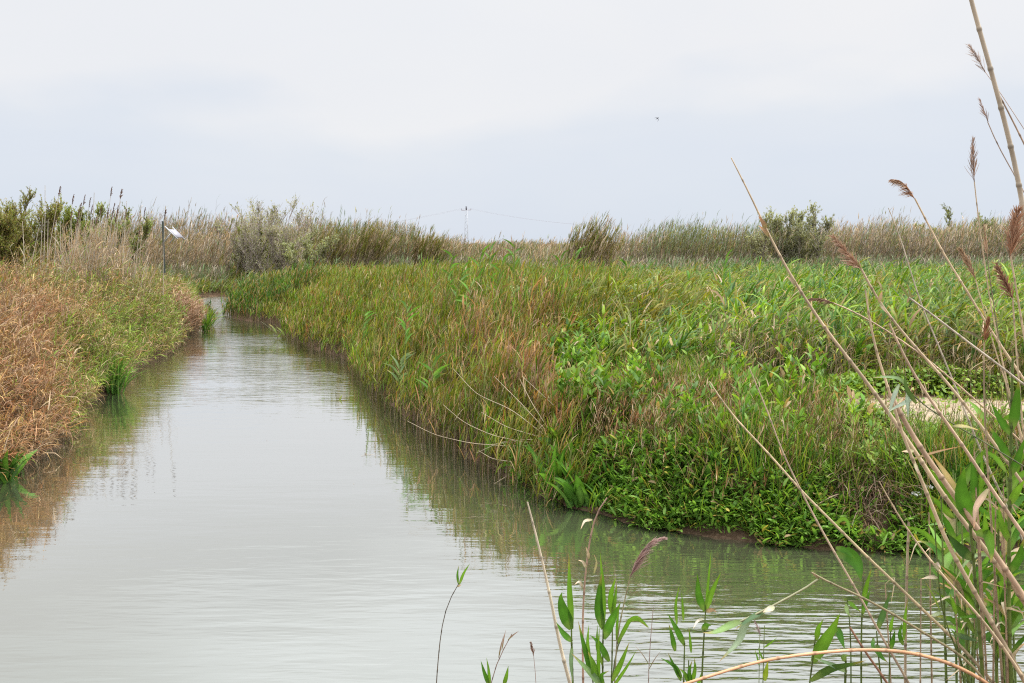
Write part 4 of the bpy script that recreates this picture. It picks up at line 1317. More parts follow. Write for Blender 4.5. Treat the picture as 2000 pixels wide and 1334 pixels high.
WF = (.82, .82, .80)
for u_, v_, nf, lb in ((1822, 910, 1, "white cress head highest on the bank beside the leaning canes"), (1847, 910, 1, "white cress head next to the highest one"), (1878, 918, 3, "loose white cress cluster behind the thin stalks"),
                       (1866, 938, 2, "white cress cluster below the loose one"), (1788, 960, 1, "round white cress head low on the bank by the straw heap"), (1824, 950, 1, "small white cress head half behind the crossing canes")):
    flowers("white_cress", lb, "flower", u_, v_, 8.95, nf, .03, WF, .05, "white cresses on the bank")
UM = (.42, .52, .22)
for u_, v_, nf, Yc, lb in ((1020, 544, 4, 17, "pale umbel plant with the most heads, by the tallest bank reeds"), (1013, 560, 4, 16, "pale umbel plant just below the fullest one"), (1072, 528, 2, 19, "yellowish umbel plant by the slim reed"),
                           (1272, 542, 3, 18, "pale umbel plant highest in the green field"), (1245, 560, 3, 17, "pale umbel plant in the field beside the highest one"), (1282, 556, 2, 17, "small pale umbel plant under the highest one")):
    flowers("umbel_plant", lb, "flower", u_, v_, Yc, nf, .07, UM, .05, "pale umbel plants", .7)

# heap of dead straw slumping down the bank to the water
t = thing("straw_heap", "brown heap of dead reed straw slumping from the bank into the river", "straw", onz(1715, 1070, 0.05))
mb = MB(); n = 900
c0 = np.array([onz(1712, 1040, .1)[0], 8.62, .12])
az = rng.normal(-PI / 2, 1.0, n)
a_ = rng.uniform(-.24, .24, n)
zz = rng.random(n)
yb = 8.45 + .62 * zz + rng.normal(0, .03, n)
xb = c0[0] + a_ * (.8 + .5 * (1 - zz))
Bq = np.stack([xb, yb, np.maximum(ground(xb, yb), 0) + .02 + .06 * rng.random(n)], axis=1)
blades(mb, Bq, az, vary(.7, 2.0, n), vary(.2, 1.1, n), vary(.12, .42, n), vary(.004, .009, n), pick([(.24, .16, .10), (.18, .11, .07), (.32, .24, .17), (.14, .085, .055)], n), 4, .6)
mb.build("straw", M_DRY, t)

# a dead cane afloat
stalk("floating_cane", "thin reddish cane floating level on the dark water below the bank", "cane", [(1600, 1108), (1700, 1107), (1800, 1106), (1880, 1107)], 7.95, 7.95, .006, .009, (.28, .16, .10), M_CANE, ground_=False)
stalk("floating_cane", "thread thin dark stem floating beside the reddish floating cane", "cane", [(1300, 1106), (1400, 1106), (1500, 1107), (1595, 1108)], 7.95, 7.95, .003, .004, (.09, .08, .05), M_CANE, ground_=False)

for u_, v_, w_, lb in ((716, 888, 34, "bent straw loop floating in mid river"), (756, 884, 26, "small straw wisp floating beside the loop"), (520, 860, 5, "dark speck of reed litter adrift alone in the pale water"), (800, 806, 40, "straw stem afloat close under the rusty reeds"), (690, 945, 4, "tiny dark fleck adrift below the straw loop")):
    p_ = onz(u_, v_, .004)
    t = thing("floating_straw", lb, "straw", p_)
    mb = MB()
    L_f = w_ / F * p_[1] * .6
    nb = 3 if w_ > 10 else 1
    blades(mb, np.tile(p_, (nb, 1)), rng.uniform(-.5, .5, nb) + np.arange(nb) * 2.2, np.full(nb, PI / 2 - .12), np.full(nb, .22), vary(.7, 1.2, nb) * L_f, np.full(nb, .012), pick(TAN, nb) * .6, 4, .1)
    mb.build("straw", M_DRY, t)

# ------------------------------------------------------------------ the near shore: leaning canes and reeds
CANE = (.47, .36, .23)
CANG = (.40, .34, .26)
PLM = (.33, .20, .13)
BLD = (.062, .175, .02)
BLD2 = (.12, .26, .028)
CG = "dead canes leaning over the near shore"

def rr(px, Y):          # pixel width -> radius in metres
    return px / 2 / F * Y

def cane(label, pts, Y0, Y1, w0, w1, col=CANE, head=None, leaves=(), nodes=.17, name="dead_cane"):
    return stalk(name, label, "cane", pts, Y0, Y1, rr(w0, Y0), rr(w1, Y1), col, M_CANE, CG, head, leaves, 8, nodes)

def sheath(u, v, Y, du, dv_, w=9, col=(.45, .36, .25)):
    return leaf([(u, v), (u + du * .5, v + dv_ * .6), (u + du, v + dv_)], Y, w, col, dry=True, K=6, name="sheath")

cane("longest leaning dead cane with a frayed joint near its whip thin tip",
     [(1428, 308), (1470, 390), (1492, 440), (1545, 540), (1610, 640), (1705, 762), (1790, 885), (1840, 965), (1900, 1042), (1985, 1150), (2060, 1270)], 4.5, 4.4, 2, 13, CANE, None,
     [sheath(1497, 448, 4.49, -16, -26, 10, (.34, .22, .13)), sheath(1503, 462, 4.49, -22, -22, 8, (.36, .24, .14)), sheath(1555, 556, 4.47, -18, -16), sheath(1785, 880, 4.43, -24, 2, 8), sheath(1780, 897, 4.4, 100, -26, 5, (.5, .36, .22))], .19)
cane("thick dead cane running close beside the longest one", [(1738, 770), (1765, 820), (1795, 872), (1850, 948), (1920, 1048), (2000, 1165), (2060, 1260)], 4.3, 4.3, 9, 13, (.43, .30, .20))
cane("dead cane with a slim feathery head bent over the field", [(1682, 525), (1715, 588), (1745, 628), (1800, 692), (1855, 752), (1930, 850), (2030, 990)], 4.6, 4.5, 4, 8, CANE,
     head_of(pts=[(1628, 462), (1650, 488), (1668, 512), (1684, 527)], Y=4.6, col=PLM, n=260, side=-.12, L=.075, spread=.75, hang=.15, tipcol=(.45, .33, .25)), [sheath(1717, 590, 4.58, 6, -22), sheath(1719, 592, 4.58, 14, 20, 6)])
cane("thin bare dead cane crossing behind the feathery one", [(1735, 406), (1755, 452), (1777, 525), (1800, 598), (1832, 672), (1870, 765), (1915, 880), (1990, 1040)], 4.9, 4.8, 1.5, 6, CANG)
cane("dead cane with a curled rusty head against the sky", [(1787, 388), (1812, 436), (1840, 492), (1885, 562), (1925, 630), (1975, 705), (2040, 800)], 4.7, 4.6, 3, 7, CANE,
     head_of(pts=[(1744, 351), (1758, 354), (1771, 364), (1780, 378), (1786, 388)], Y=4.7, col=(.34, .19, .11), n=330, side=-.35, L=.055, spread=.55, hang=.6, tipcol=(.5, .36, .25)))
cane("broken topped thick dead cane crossing the longest one", [(1690, 565), (1700, 640), (1716, 705), (1742, 778), (1762, 850), (1785, 902), (1815, 975), (1840, 1038), (1868, 1096), (1905, 1158), (1940, 1222), (1990, 1310)], 4.2, 4.3, 3, 12, CANE, None,
     [sheath(1787, 905, 4.2, 10, 24, 7)])
cane("thin dead cane with a drooping head pointing across the field", [(1628, 592), (1660, 604), (1692, 621), (1742, 652), (1800, 692), (1860, 742), (1940, 812), (2040, 905)], 4.8, 4.6, 2.5, 5, (.42, .30, .19),
     head_of(pts=[(1578, 584), (1596, 583), (1612, 586), (1628, 592)], Y=4.8, col=(.26, .16, .11), n=170, side=-.1, L=.04, spread=.5, hang=.5))
cane("dead cane leaning low with its cut end in the air", [(1775, 581), (1822, 615), (1882, 662), (1945, 708), (2030, 775)], 4.4, 4.3, 3.5, 6, CANG, None, [sheath(1776, 582, 4.4, -24, -32, 5, (.2, .22, .09)), sheath(1780, 584, 4.4, -10, -34, 4, (.25, .25, .1))])
cane("dead cane with a snapped top standing before the field", [(1737, 632), (1762, 690), (1795, 748), (1828, 798), (1866, 848), (1908, 912), (1950, 975), (2010, 1060)], 4.0, 4.1, 4, 11, (.48, .35, .24))
cane("tallest upright dead cane reaching out of the top of the picture", [(1880, -70), (1896, 0), (1925, 100), (1956, 212), (1985, 330), (2004, 440), (2030, 600), (2050, 800)], 4.2, 4.4, 8, 13, CANG)
cane("thin side cane sloping to the tallest upright one", [(1938, 160), (1960, 200), (1985, 250), (2015, 310), (2060, 420)], 4.4, 4.5, 2.5, 7, (.40, .30, .23))
cane("thin cane with a wispy head beneath the tallest upright one", [(1929, 238), (1945, 280), (1968, 318), (1995, 365), (2050, 470)], 4.5, 4.5, 2, 4, (.38, .30, .25),
     head_of(pts=[(1914, 195), (1922, 218), (1930, 238)], Y=4.5, col=(.36, .26, .22), n=60, side=-.1, L=.05, spread=.45, hang=.1, wid=.0014))
cane("sparse seed head branching off the tallest upright cane", [(1924, 140), (1935, 152), (1950, 175)], 4.35, 4.3, 1.5, 2.5, (.36, .28, .24),
     head_of(pts=[(1892, 88), (1904, 106), (1915, 124), (1925, 142)], Y=4.35, col=(.38, .30, .26), n=90, side=-.2, L=.055, spread=.6, hang=0, wid=.0013), nodes=0)
cane("slender upright reed with a narrow head against the sky", [(1903, 355), (1910, 420), (1921, 500), (1932, 580), (1946, 650), (1965, 740), (1995, 860)], 4.6, 4.6, 2, 4.5, CANE,
     head_of(pts=[(1900, 272), (1901, 300), (1901, 330), (1903, 356)], Y=4.6, col=(.33, .23, .18), n=150, side=.06, L=.06, spread=.5, hang=-.1, wid=.0017))
cane("reed with the big bushy reddish head beside the upright cane", [(1974, 500), (1984, 560), (1996, 630), (2010, 720), (2030, 850)], 4.3, 4.3, 3.5, 6, CANE,
     head_of(pts=[(1988, 412), (1982, 440), (1977, 470), (1973, 502)], Y=4.3, col=(.36, .19, .11), n=420, side=.15, L=.085, spread=.9, hang=-.1, tipcol=(.5, .34, .24)))
cane("reed with a dark bushy head below the big reddish one", [(1978, 582), (1982, 650), (1988, 720), (1996, 820), (2010, 950)], 4.5, 4.5, 3, 5, CANE,
     head_of(pts=[(1948, 518), (1958, 540), (1968, 560), (1978, 584)], Y=4.5, col=(.28, .15, .10), n=330, side=-.15, L=.07, spread=.75, hang=.2, tipcol=(.45, .3, .2)))
cane("thin reed with a pale brushy head over the field's far edge", [(1905, 545), (1925, 620), (1950, 705), (1975, 780), (2010, 900)], 4.7, 4.6, 2, 4, CANE,
     head_of(pts=[(1876, 488), (1886, 506), (1896, 524), (1906, 546)], Y=4.7, col=(.40, .28, .18), n=200, side=.05, L=.065, spread=.45, hang=.05))
cane("stalk with a short shaggy red brown tuft at its joint", [(1922, 668), (1921, 730), (1923, 800), (1928, 900), (1938, 1050), (1945, 1150)], 4.4, 4.5, 3, 6, (.32, .24, .15),
     head_of(pts=[(1930, 625), (1926, 645), (1923, 668)], Y=4.4, col=(.30, .15, .08), n=160, side=0, L=.05, spread=.6, hang=0), [leaf([(1921, 664), (1895, 648), (1872, 644)], 4.4, 6, (.12, .10, .06), dry=True, K=6)])
cane("dark stem rising to a faded head behind the shaggy tuft", [(1928, 500), (1935, 560), (1948, 640), (1962, 740), (1985, 860)], 4.9, 4.8, 2, 4, (.16, .13, .07), head_of(pts=[(1922, 440), (1925, 470), (1929, 502)], Y=4.9, col=(.42, .30, .2), n=90, side=0, L=.05, spread=.35, hang=0))
cane("dead cane with a green lower half reaching far over the water", [(1385, 745), (1430, 812), (1500, 884), (1571, 966), (1631, 1024), (1680, 1075), (1760, 1150), (1820, 1208), (1865, 1250), (1940, 1332), (1990, 1400)], 4.6, 4.5, 2.5, 8, (.47, .37, .22), None,
     [leaf([(1632, 1026), (1645, 1010), (1656, 1014), (1660, 1046)], 4.6, 9, BLD2, K=8)])
cane("thin dead cane crossing the half green one above the water", [(1462, 715), (1480, 760), (1498, 798), (1526, 880), (1565, 960), (1597, 1022), (1635, 1088), (1677, 1160), (1702, 1206), (1731, 1260), (1776, 1334), (1805, 1400)], 4.4, 4.4, 2, 6, (.42, .32, .22))
cane("dead cane starting in mid water view and running into the clump", [(1717, 940), (1734, 972), (1761, 1019), (1800, 1073), (1836, 1118), (1881, 1169), (1920, 1211), (1962, 1268), (2000, 1325), (2040, 1400)], 4.1, 4.2, 2, 8, CANE, None,
     [leaf([(1833, 1113), (1826, 1100), (1832, 1098), (1838, 1112)], 4.1, 10, (.5, .47, .4), dry=True, K=6)])
cane("orange arching dead cane lying low across the bottom of the view", [(1330, 1338), (1400, 1316), (1480, 1291), (1590, 1275), (1700, 1267), (1790, 1275), (1870, 1300), (1940, 1340), (1990, 1390)], 3.9, 4.3, 6, 8, (.50, .28, .15))
cane("bent stalk with a kink pointing over the olive water", [(1584, 1118), (1598, 1131), (1640, 1146), (1685, 1166), (1760, 1208), (1830, 1252), (1885, 1282), (1930, 1335), (1960, 1400)], 4.2, 4.3, 4, 6, (.26, .22, .12), None,
     [sheath(1599, 1131, 4.2, -12, -12, 5, (.2, .14, .09))])
# the drooping stem is one plant with the kinked stalk: built as a child-bearing stalk whose base is the kink
def broken(t, R):
    P = np.array([at(*q, 4.2) for q in ((1598, 1131), (1575, 1147), (1545, 1164), (1500, 1188), (1450, 1212), (1396, 1234))])
    m_ = MB(); m_.tubes(P[None], np.full((1, 6), .0045), np.tile(np.array([.33, .32, .18]), (1, 6, 1)), 6); m_.build("broken_stem", M_CANE, t)
for o in [q for q in C.objects if q.get("label", "").startswith("bent stalk with a kink")]:
    broken(o, None)
    for lf_ in (leaf([(1470, 1204), (1452, 1220), (1448, 1248), (1405, 1292)], 4.2, 16, (.26, .33, .22), K=9), leaf([(1450, 1212), (1422, 1222), (1398, 1236), (1372, 1236)], 4.2, 15, (.19, .30, .10), K=8),
                leaf([(1500, 1190), (1470, 1204), (1436, 1230)], 4.22, 11, (.10, .18, .08)), sheath(1512, 1184, 4.18, -22, 12, 13, (.42, .38, .30))):
        lf_(o, None)
cane("upright thin brown stalk rising out of the water by the canes", [(1775, 1020), (1772, 1090), (1770, 1180), (1768, 1260), (1768, 1340), (1768, 1400)], 4.7, 4.7, 5, 6, (.34, .26, .17))
cane("single pale cane standing alone in the water, leaning to the river", [(1030, 980), (1047, 1045), (1062, 1108), (1080, 1190), (1094, 1265), (1114, 1336), (1130, 1400)], 4.5, 4.5, 3, 10, (.50, .42, .31))
cane("reddish brown double stalk in the near water", [(1660, 1225), (1680, 1262), (1710, 1300), (1735, 1335), (1765, 1390)], 4.2, 4.2, 4, 6, (.24, .13, .08))

NG = "young green reeds at the near shore"
def reed(label, pts, Y, w, leaves=(), head=None, col=(.10, .14, .03), name="young_reed", cat="reed", group=NG, nodes=.12):
    return stalk(name, label, cat, pts, Y, Y, rr(max(w * .5, 1.2), Y), rr(w, Y), col, M_CANE, group, head, leaves, 6, nodes)

Lf = leaf
reed("thin wiry dark stem with two small leaves at its tip", [(897, 1138), (893, 1146), (876, 1166), (865, 1205), (858, 1260), (852, 1334), (849, 1400)], 4.6, 3.2,
     [Lf([(897, 1142), (905, 1120), (918, 1100)], 4.6, 6, BLD2), Lf([(895, 1140), (893, 1122), (896, 1104)], 4.6, 5, BLD), sheath(893, 1146, 4.6, 8, -4, 4)], None, (.13, .10, .07), nodes=.1)
reed("young reed with one broad blunt leaf and a tall narrow one", [(1116, 1228), (1117, 1290), (1119, 1340), (1121, 1400)], 4.4, 7,
     [Lf([(1116, 1229), (1100, 1195), (1093, 1165), (1098, 1156)], 4.4, 25, BLD, tilt=.2), Lf([(1117, 1229), (1112, 1150), (1111, 1080)], 4.4, 14, BLD2, tilt=.5), Lf([(1118, 1253), (1100, 1238), (1086, 1215)], 4.4, 13, BLD), Lf([(1117, 1262), (1115, 1300), (1119, 1334)], 4.4, 9, (.14, .22, .10))])
reed("young reed with paired broad leaves next to the plumed one", [(1178, 1224), (1177, 1280), (1177, 1340), (1177, 1400)], 4.4, 6,
     [Lf([(1178, 1229), (1168, 1190), (1172, 1140), (1175, 1120)], 4.4, 19, BLD, tilt=.3), Lf([(1178, 1229), (1178, 1150), (1172, 1078)], 4.4, 12, BLD2), Lf([(1179, 1248), (1195, 1210), (1212, 1178)], 4.4, 19, BLD, tilt=-.2),
      Lf([(1190, 1292), (1170, 1255), (1152, 1240)], 4.4, 14, BLD), Lf([(1177, 1300), (1165, 1260), (1167, 1220)], 4.4, 8, BLD2)])
reed("young reed with an upright pair of slim leaves behind the plumed one", [(1196, 1200), (1196, 1270), (1194, 1340), (1193, 1400)], 4.7, 5,
     [Lf([(1196, 1202), (1192, 1160), (1203, 1128)], 4.7, 14, BLD2), Lf([(1196, 1204), (1201, 1170), (1205, 1138)], 4.7, 9, BLD2)])
reed("dead reed stalk with curled papery leaves and a hooked tip", [(1186, 972), (1176, 970), (1168, 985), (1158, 1020), (1149, 1070), (1142, 1130), (1138, 1200), (1138, 1270), (1139, 1340), (1140, 1400)], 4.6, 6,
     [Lf([(1157, 1015), (1142, 1016), (1134, 1034)], 4.6, 6, (.5, .42, .30), dry=True), Lf([(1150, 1092), (1148, 1078), (1144, 1068)], 4.6, 7, (.5, .4, .28), dry=True), Lf([(1146, 1110), (1138, 1096), (1129, 1094)], 4.6, 7, (.5, .42, .3), dry=True),
      Lf([(1139, 1150), (1132, 1134), (1122, 1142)], 4.6, 6, (.5, .43, .33), dry=True), Lf([(1160, 1120), (1166, 1098), (1160, 1082)], 4.6, 5, (.4, .38, .2), dry=True)], None, (.38, .24, .17), "dead_reed", "reed", NG, .14)
reed("reed bearing a large pinkish feather plume over the water", [(1231, 1125), (1222, 1165), (1212, 1205), (1205, 1240), (1202, 1290), (1200, 1345), (1198, 1400)], 4.3, 4.5,
     [Lf([(1204, 1250), (1206, 1210), (1210, 1170)], 4.3, 6, BLD2), Lf([(1205, 1258), (1235, 1200), (1268, 1228)], 4.3, 9, BLD2)],
     head_of(pts=[(1290, 1053), (1270, 1060), (1252, 1080), (1239, 1105), (1231, 1127)], Y=4.3, col=(.36, .22, .19), n=520, side=.55, L=.075, spread=.35, hang=.05, tipcol=(.5, .38, .34), wid=.0018), (.30, .26, .14), "plumed_reed")
reed("young reed whose bent leaf hangs out over the water", [(1236, 1208), (1222, 1222), (1206, 1248), (1198, 1300), (1194, 1350), (1192, 1400)], 4.5, 4,
     [Lf([(1228, 1212), (1245, 1206), (1268, 1226)], 4.5, 11, BLD2), Lf([(1230, 1212), (1238, 1205), (1252, 1207)], 4.5, 6, BLD2)])
reed("low spreading reed of many narrow blades in the middle of the near water", [(1150, 1272), (1155, 1300), (1160, 1340), (1163, 1400)], 4.2, 5,
     [Lf([(1160, 1330), (1140, 1260), (1129, 1212)], 4.2, 13, BLD), Lf([(1152, 1300), (1147, 1255), (1150, 1220)], 4.2, 9, BLD2), Lf([(1165, 1334), (1160, 1300), (1148, 1272)], 4.2, 16, BLD2), Lf([(1170, 1334), (1168, 1270), (1171, 1222)], 4.2, 8, BLD2),
      Lf([(1180, 1345), (1150, 1310), (1116, 1276)], 4.2, 14, (.16, .25, .11)), Lf([(1196, 1330), (1215, 1290), (1229, 1254)], 4.2, 12, BLD2), Lf([(1196, 1344), (1226, 1300), (1243, 1270)], 4.2, 7, BLD2), Lf([(1180, 1340), (1172, 1318), (1190, 1310)], 4.2, 9, BLD)])
reed("young reed with a clean fork of three leaves above a dry collar", [(1378, 1194), (1375, 1240), (1372, 1290), (1370, 1345), (1369, 1400)], 4.3, 5.5,
     [Lf([(1377, 1194), (1364, 1165), (1362, 1120)], 4.3, 15, BLD, tilt=.2), Lf([(1378, 1194), (1388, 1160), (1408, 1118)], 4.3, 13, BLD2), Lf([(1379, 1190), (1383, 1140), (1389, 1074)], 4.3, 6, BLD2),
      Lf([(1378, 1195), (1392, 1190), (1400, 1196)], 4.3, 9, (.34, .24, .15), dry=True), Lf([(1374, 1208), (1362, 1212), (1354, 1228)], 4.3, 6, (.55, .5, .42), dry=True), Lf([(1374, 1232), (1380, 1218), (1389, 1222)], 4.3, 14, BLD, K=6)])
reed("young reed of long narrow blades left of the clean fork", [(1337, 1254), (1336, 1300), (1335, 1345), (1334, 1400)], 4.5, 5,
     [Lf([(1337, 1260), (1322, 1230), (1304, 1198)], 4.5, 13, BLD), Lf([(1322, 1220), (1319, 1180), (1327, 1142)], 4.5, 7, BLD2), Lf([(1335, 1212), (1333, 1180), (1331, 1155)], 4.5, 6, BLD2), Lf([(1319, 1272), (1312, 1240), (1306, 1218)], 4.5, 11, BLD), Lf([(1350, 1275), (1348, 1250), (1345, 1224)], 4.5, 6, BLD2)])
reed("low leafy reed tuft at the foot of the narrow bladed one", [(1345, 1290), (1345, 1320), (1345, 1360), (1345, 1400)], 4.4, 5,
     [Lf([(1332, 1325), (1318, 1300), (1290, 1285)], 4.4, 10, BLD), Lf([(1330, 1330), (1316, 1300), (1304, 1274)], 4.4, 8, BLD), Lf([(1345, 1334), (1338, 1315), (1326, 1305)], 4.4, 9, BLD2), Lf([(1352, 1334), (1358, 1305), (1356, 1285)], 4.4, 9, BLD2), Lf([(1350, 1340), (1345, 1310), (1352, 1290)], 4.4, 10, BLD), Lf([(1360, 1345), (1370, 1320), (1374, 1300)], 4.4, 7, BLD2)])
reed("small green sprout at the bottom border with two sharp blades", [(950, 1318), (955, 1350), (957, 1400)], 4.3, 4,
     [Lf([(956, 1340), (945, 1312), (939, 1290)], 4.3, 9, BLD), Lf([(957, 1340), (954, 1305), (950, 1284)], 4.3, 7, BLD2)])
reed("lone short blade sprout at the bottom border", [(985, 1325), (984, 1360), (983, 1400)], 4.3, 3, [Lf([(984, 1340), (989, 1320), (993, 1300)], 4.3, 9, BLD2)])
reed("leafless twiggy stalk with short side branches", [(1000, 1238), (985, 1262), (970, 1290), (960, 1320), (955, 1345), (952, 1400)], 4.4, 3,
     [sheath(992, 1250, 4.4, 22, -18, 3, (.3, .2, .15)), sheath(980, 1270, 4.4, 8, -40, 3, (.32, .22, .16)), sheath(974, 1285, 4.4, 10, -45, 3, (.3, .2, .15))], None, (.28, .18, .14), "dead_reed", nodes=.05)
reed("tiny stem with a small brown spike head", [(1042, 1278), (1046, 1310), (1048, 1345), (1049, 1400)], 4.4, 2, (), head_of(pts=[(1037, 1255), (1039, 1266), (1042, 1280)], Y=4.4, col=(.25, .15, .11), n=60, side=.1, L=.025, spread=.5, hang=0), (.3, .2, .16), "dead_reed", nodes=0)
reed("thin leafless reddish stalk alone between the two reed groups", [(1276, 1186), (1272, 1230), (1268, 1280), (1266, 1340), (1266, 1400)], 4.6, 2.6, [sheath(1266, 1310, 4.6, 26, -40, 2, (.28, .22, .16)), sheath(1269, 1300, 4.6, -30, -40, 2, (.28, .22, .16))], None, (.36, .26, .22), "dead_reed", nodes=.1)
reed("faint headed thin stalk standing in the ripples", [(1484, 1240), (1483, 1290), (1482, 1345), (1482, 1400)], 4.8, 2.5, [Lf([(1494, 1330), (1496, 1310), (1500, 1290)], 4.8, 11, (.2, .28, .03)), Lf([(1483, 1300), (1478, 1280), (1474, 1268)], 4.8, 4, BLD2)],
     head_of(pts=[(1474, 1212), (1480, 1226), (1485, 1242)], Y=4.8, col=(.36, .28, .26), n=80, side=-.1, L=.035, spread=.6, hang=.2, wid=.0014), (.2, .24, .08), nodes=.1)
reed("green thin stalk with tiny side leaves beside the faint headed one", [(1493, 1222), (1492, 1270), (1490, 1320), (1489, 1400)], 4.8, 3, [Lf([(1492, 1265), (1505, 1256), (1518, 1245)], 4.8, 4, BLD2), Lf([(1491, 1290), (1484, 1275), (1480, 1262)], 4.8, 4, BLD2)], None, (.15, .2, .05))
reed("reed with the longest broad leaf standing up from the bottom ripples", [(1594, 1230), (1590, 1275), (1584, 1310), (1579, 1345), (1576, 1400)], 4.4, 5,
     [Lf([(1588, 1293), (1606, 1260), (1630, 1222), (1640, 1198)], 4.4, 25, BLD2, tilt=.2), Lf([(1595, 1250), (1598, 1225), (1608, 1210)], 4.4, 12, BLD2), Lf([(1630, 1236), (1636, 1228), (1650, 1268)], 4.4, 16, BLD)])
reed("reed with a dark twisted leaf lying across its neighbours", [(1652, 1290), (1651, 1320), (1650, 1350), (1650, 1400)], 4.3, 8,
     [Lf([(1583, 1330), (1620, 1306), (1660, 1298), (1692, 1290)], 4.3, 18, (.06, .12, .03), tilt=.6), Lf([(1655, 1312), (1620, 1296), (1590, 1285)], 4.3, 11, (.16, .24, .14)), Lf([(1652, 1292), (1645, 1280), (1660, 1280)], 4.3, 12, (.12, .2, .08), K=6)])
reed("reed with a large glossy leaf hanging from a cane", [(1686, 1130), (1684, 1180), (1682, 1240), (1682, 1300), (1682, 1400)], 4.5, 5,
     [Lf([(1634, 1083), (1655, 1080), (1676, 1100), (1682, 1136)], 4.5, 30, BLD, tilt=.2), Lf([(1632, 1070), (1650, 1074), (1672, 1092)], 4.5, 13, BLD), Lf([(1686, 1175), (1692, 1145), (1702, 1110)], 4.5, 10, BLD2), Lf([(1684, 1200), (1690, 1180), (1700, 1150)], 4.5, 9, BLD)])
reed("reed with a folded leaf bent like a roof", [(1655, 1172), (1660, 1210), (1662, 1260), (1662, 1340), (1662, 1400)], 4.6, 4,
     [Lf([(1648, 1172), (1660, 1168), (1678, 1172)], 4.6, 7, (.05, .08, .03)), Lf([(1655, 1174), (1668, 1184), (1682, 1196)], 4.6, 9, BLD2), Lf([(1652, 1180), (1655, 1196), (1662, 1206)], 4.6, 9, (.2, .28, .1))])
reed("slim reed with an orange tipped narrow leaf", [(1712, 1232), (1714, 1280), (1722, 1330), (1728, 1400)], 4.5, 5,
     [Lf([(1714, 1230), (1726, 1195), (1739, 1156)], 4.5, 13, (.06, .13, .05)), Lf([(1712, 1258), (1718, 1280), (1734, 1294)], 4.5, 12, BLD), Lf([(1706, 1246), (1704, 1262), (1714, 1280)], 4.5, 8, BLD)])
reed("reed of upright blades beside the brown stalk in the water", [(1740, 1220), (1738, 1270), (1736, 1340), (1735, 1400)], 4.6, 4,
     [Lf([(1739, 1235), (1741, 1215), (1747, 1200)], 4.6, 8, BLD2), Lf([(1740, 1268), (1745, 1245), (1748, 1230)], 4.6, 10, BLD), Lf([(1765, 1250), (1768, 1200), (1773, 1170)], 4.6, 8, BLD2), Lf([(1764, 1260), (1756, 1240), (1762, 1215)], 4.6, 9, BLD)])
reed("slender green reed with a papery sheath, straight among the canes", [(1822, 970), (1825, 1020), (1830, 1090), (1834, 1150), (1838, 1195), (1846, 1215)], 4.4, 4,
     [Lf([(1826, 1022), (1819, 1000), (1818, 970), (1815, 955)], 4.4, 10, BLD2), Lf([(1832, 1128), (1815, 1127), (1799, 1131)], 4.4, 8, (.42, .36, .26), dry=True), Lf([(1836, 1192), (1826, 1170), (1806, 1134)], 4.4, 4, (.16, .24, .05)), Lf([(1838, 1195), (1828, 1200), (1817, 1203)], 4.4, 9, (.3, .36, .22))])
reed("reed with a grey green leaf stretched flat over the ripples", [(1864, 1236), (1872, 1270), (1880, 1310), (1890, 1400)], 4.4, 4, [Lf([(1864, 1238), (1890, 1246), (1920, 1254)], 4.4, 13, (.08, .14, .08), tilt=.7), Lf([(1868, 1200), (1862, 1178), (1854, 1158)], 4.4, 9, BLD2)])
reed("reed with a blue green leaf broken over a cane high in the clump", [(1745, 722), (1765, 760), (1800, 790), (1850, 822), (1900, 850), (1990, 905)], 4.1, 4.5,
     [Lf([(1775, 760), (1760, 738), (1730, 735), (1704, 738)], 4.1, 7, (.2, .3, .15)), Lf([(1790, 788), (1770, 760), (1765, 725)], 4.1, 10, (.08, .15, .05)), Lf([(1756, 750), (1745, 775), (1735, 815)], 4.1, 9, (.28, .34, .26)), Lf([(1772, 762), (1773, 795), (1774, 822)], 4.1, 8, (.26, .33, .25)), Lf([(1785, 775), (1770, 785), (1744, 798), (1734, 806)], 4.1, 9, (.26, .33, .25)),
      Lf([(1860, 832), (1885, 832), (1912, 840)], 4.1, 7, (.45, .42, .3))], None, (.10, .12, .05), nodes=.1)
reed("giant reed with the broadest dark blade before the white flowers", [(1892, 1000), (1898, 1060), (1905, 1140), (1912, 1230), (1918, 1300), (1920, 1400)], 4.3, 9,
     [Lf([(1902, 1020), (1882, 985), (1876, 950), (1884, 912)], 4.3, 32, BLD, tilt=.1), Lf([(1905, 985), (1902, 930), (1898, 880)], 4.35, 16, BLD), Lf([(1912, 980), (1918, 930), (1917, 875)], 4.35, 10, BLD2), Lf([(1906, 1042), (1930, 1040), (1938, 1085), (1935, 1100)], 4.2, 22, BLD2),
      Lf([(1900, 1092), (1872, 1070), (1850, 1042)], 4.3, 22, (.035, .09, .018)), Lf([(1926, 1050), (1924, 1020), (1922, 998)], 4.2, 12, BLD2), Lf([(1930, 955), (1905, 990), (1902, 1035)], 4.2, 13, (.36, .25, .17), dry=True)])
reed("giant reed at the picture edge with glossy upright leaves", [(1978, 700), (1976, 780), (1974, 880), (1972, 1000), (1970, 1120), (1972, 1260), (1975, 1400)], 4.4, 9,
     [Lf([(1976, 840), (1985, 790), (1990, 738)], 4.4, 20, BLD), Lf([(1975, 850), (1950, 815), (1935, 785)], 4.4, 14, BLD), Lf([(1974, 900), (1950, 860), (1930, 830)], 4.4, 16, BLD), Lf([(1973, 985), (1985, 960), (2003, 935)], 4.4, 16, BLD2), Lf([(1974, 930), (1990, 890), (2004, 850)], 4.4, 15, BLD), Lf([(1972, 1060), (1955, 1020), (1950, 985)], 4.4, 14, BLD2), Lf([(1971, 1120), (1990, 1090), (2000, 1050)], 4.4, 16, BLD)])
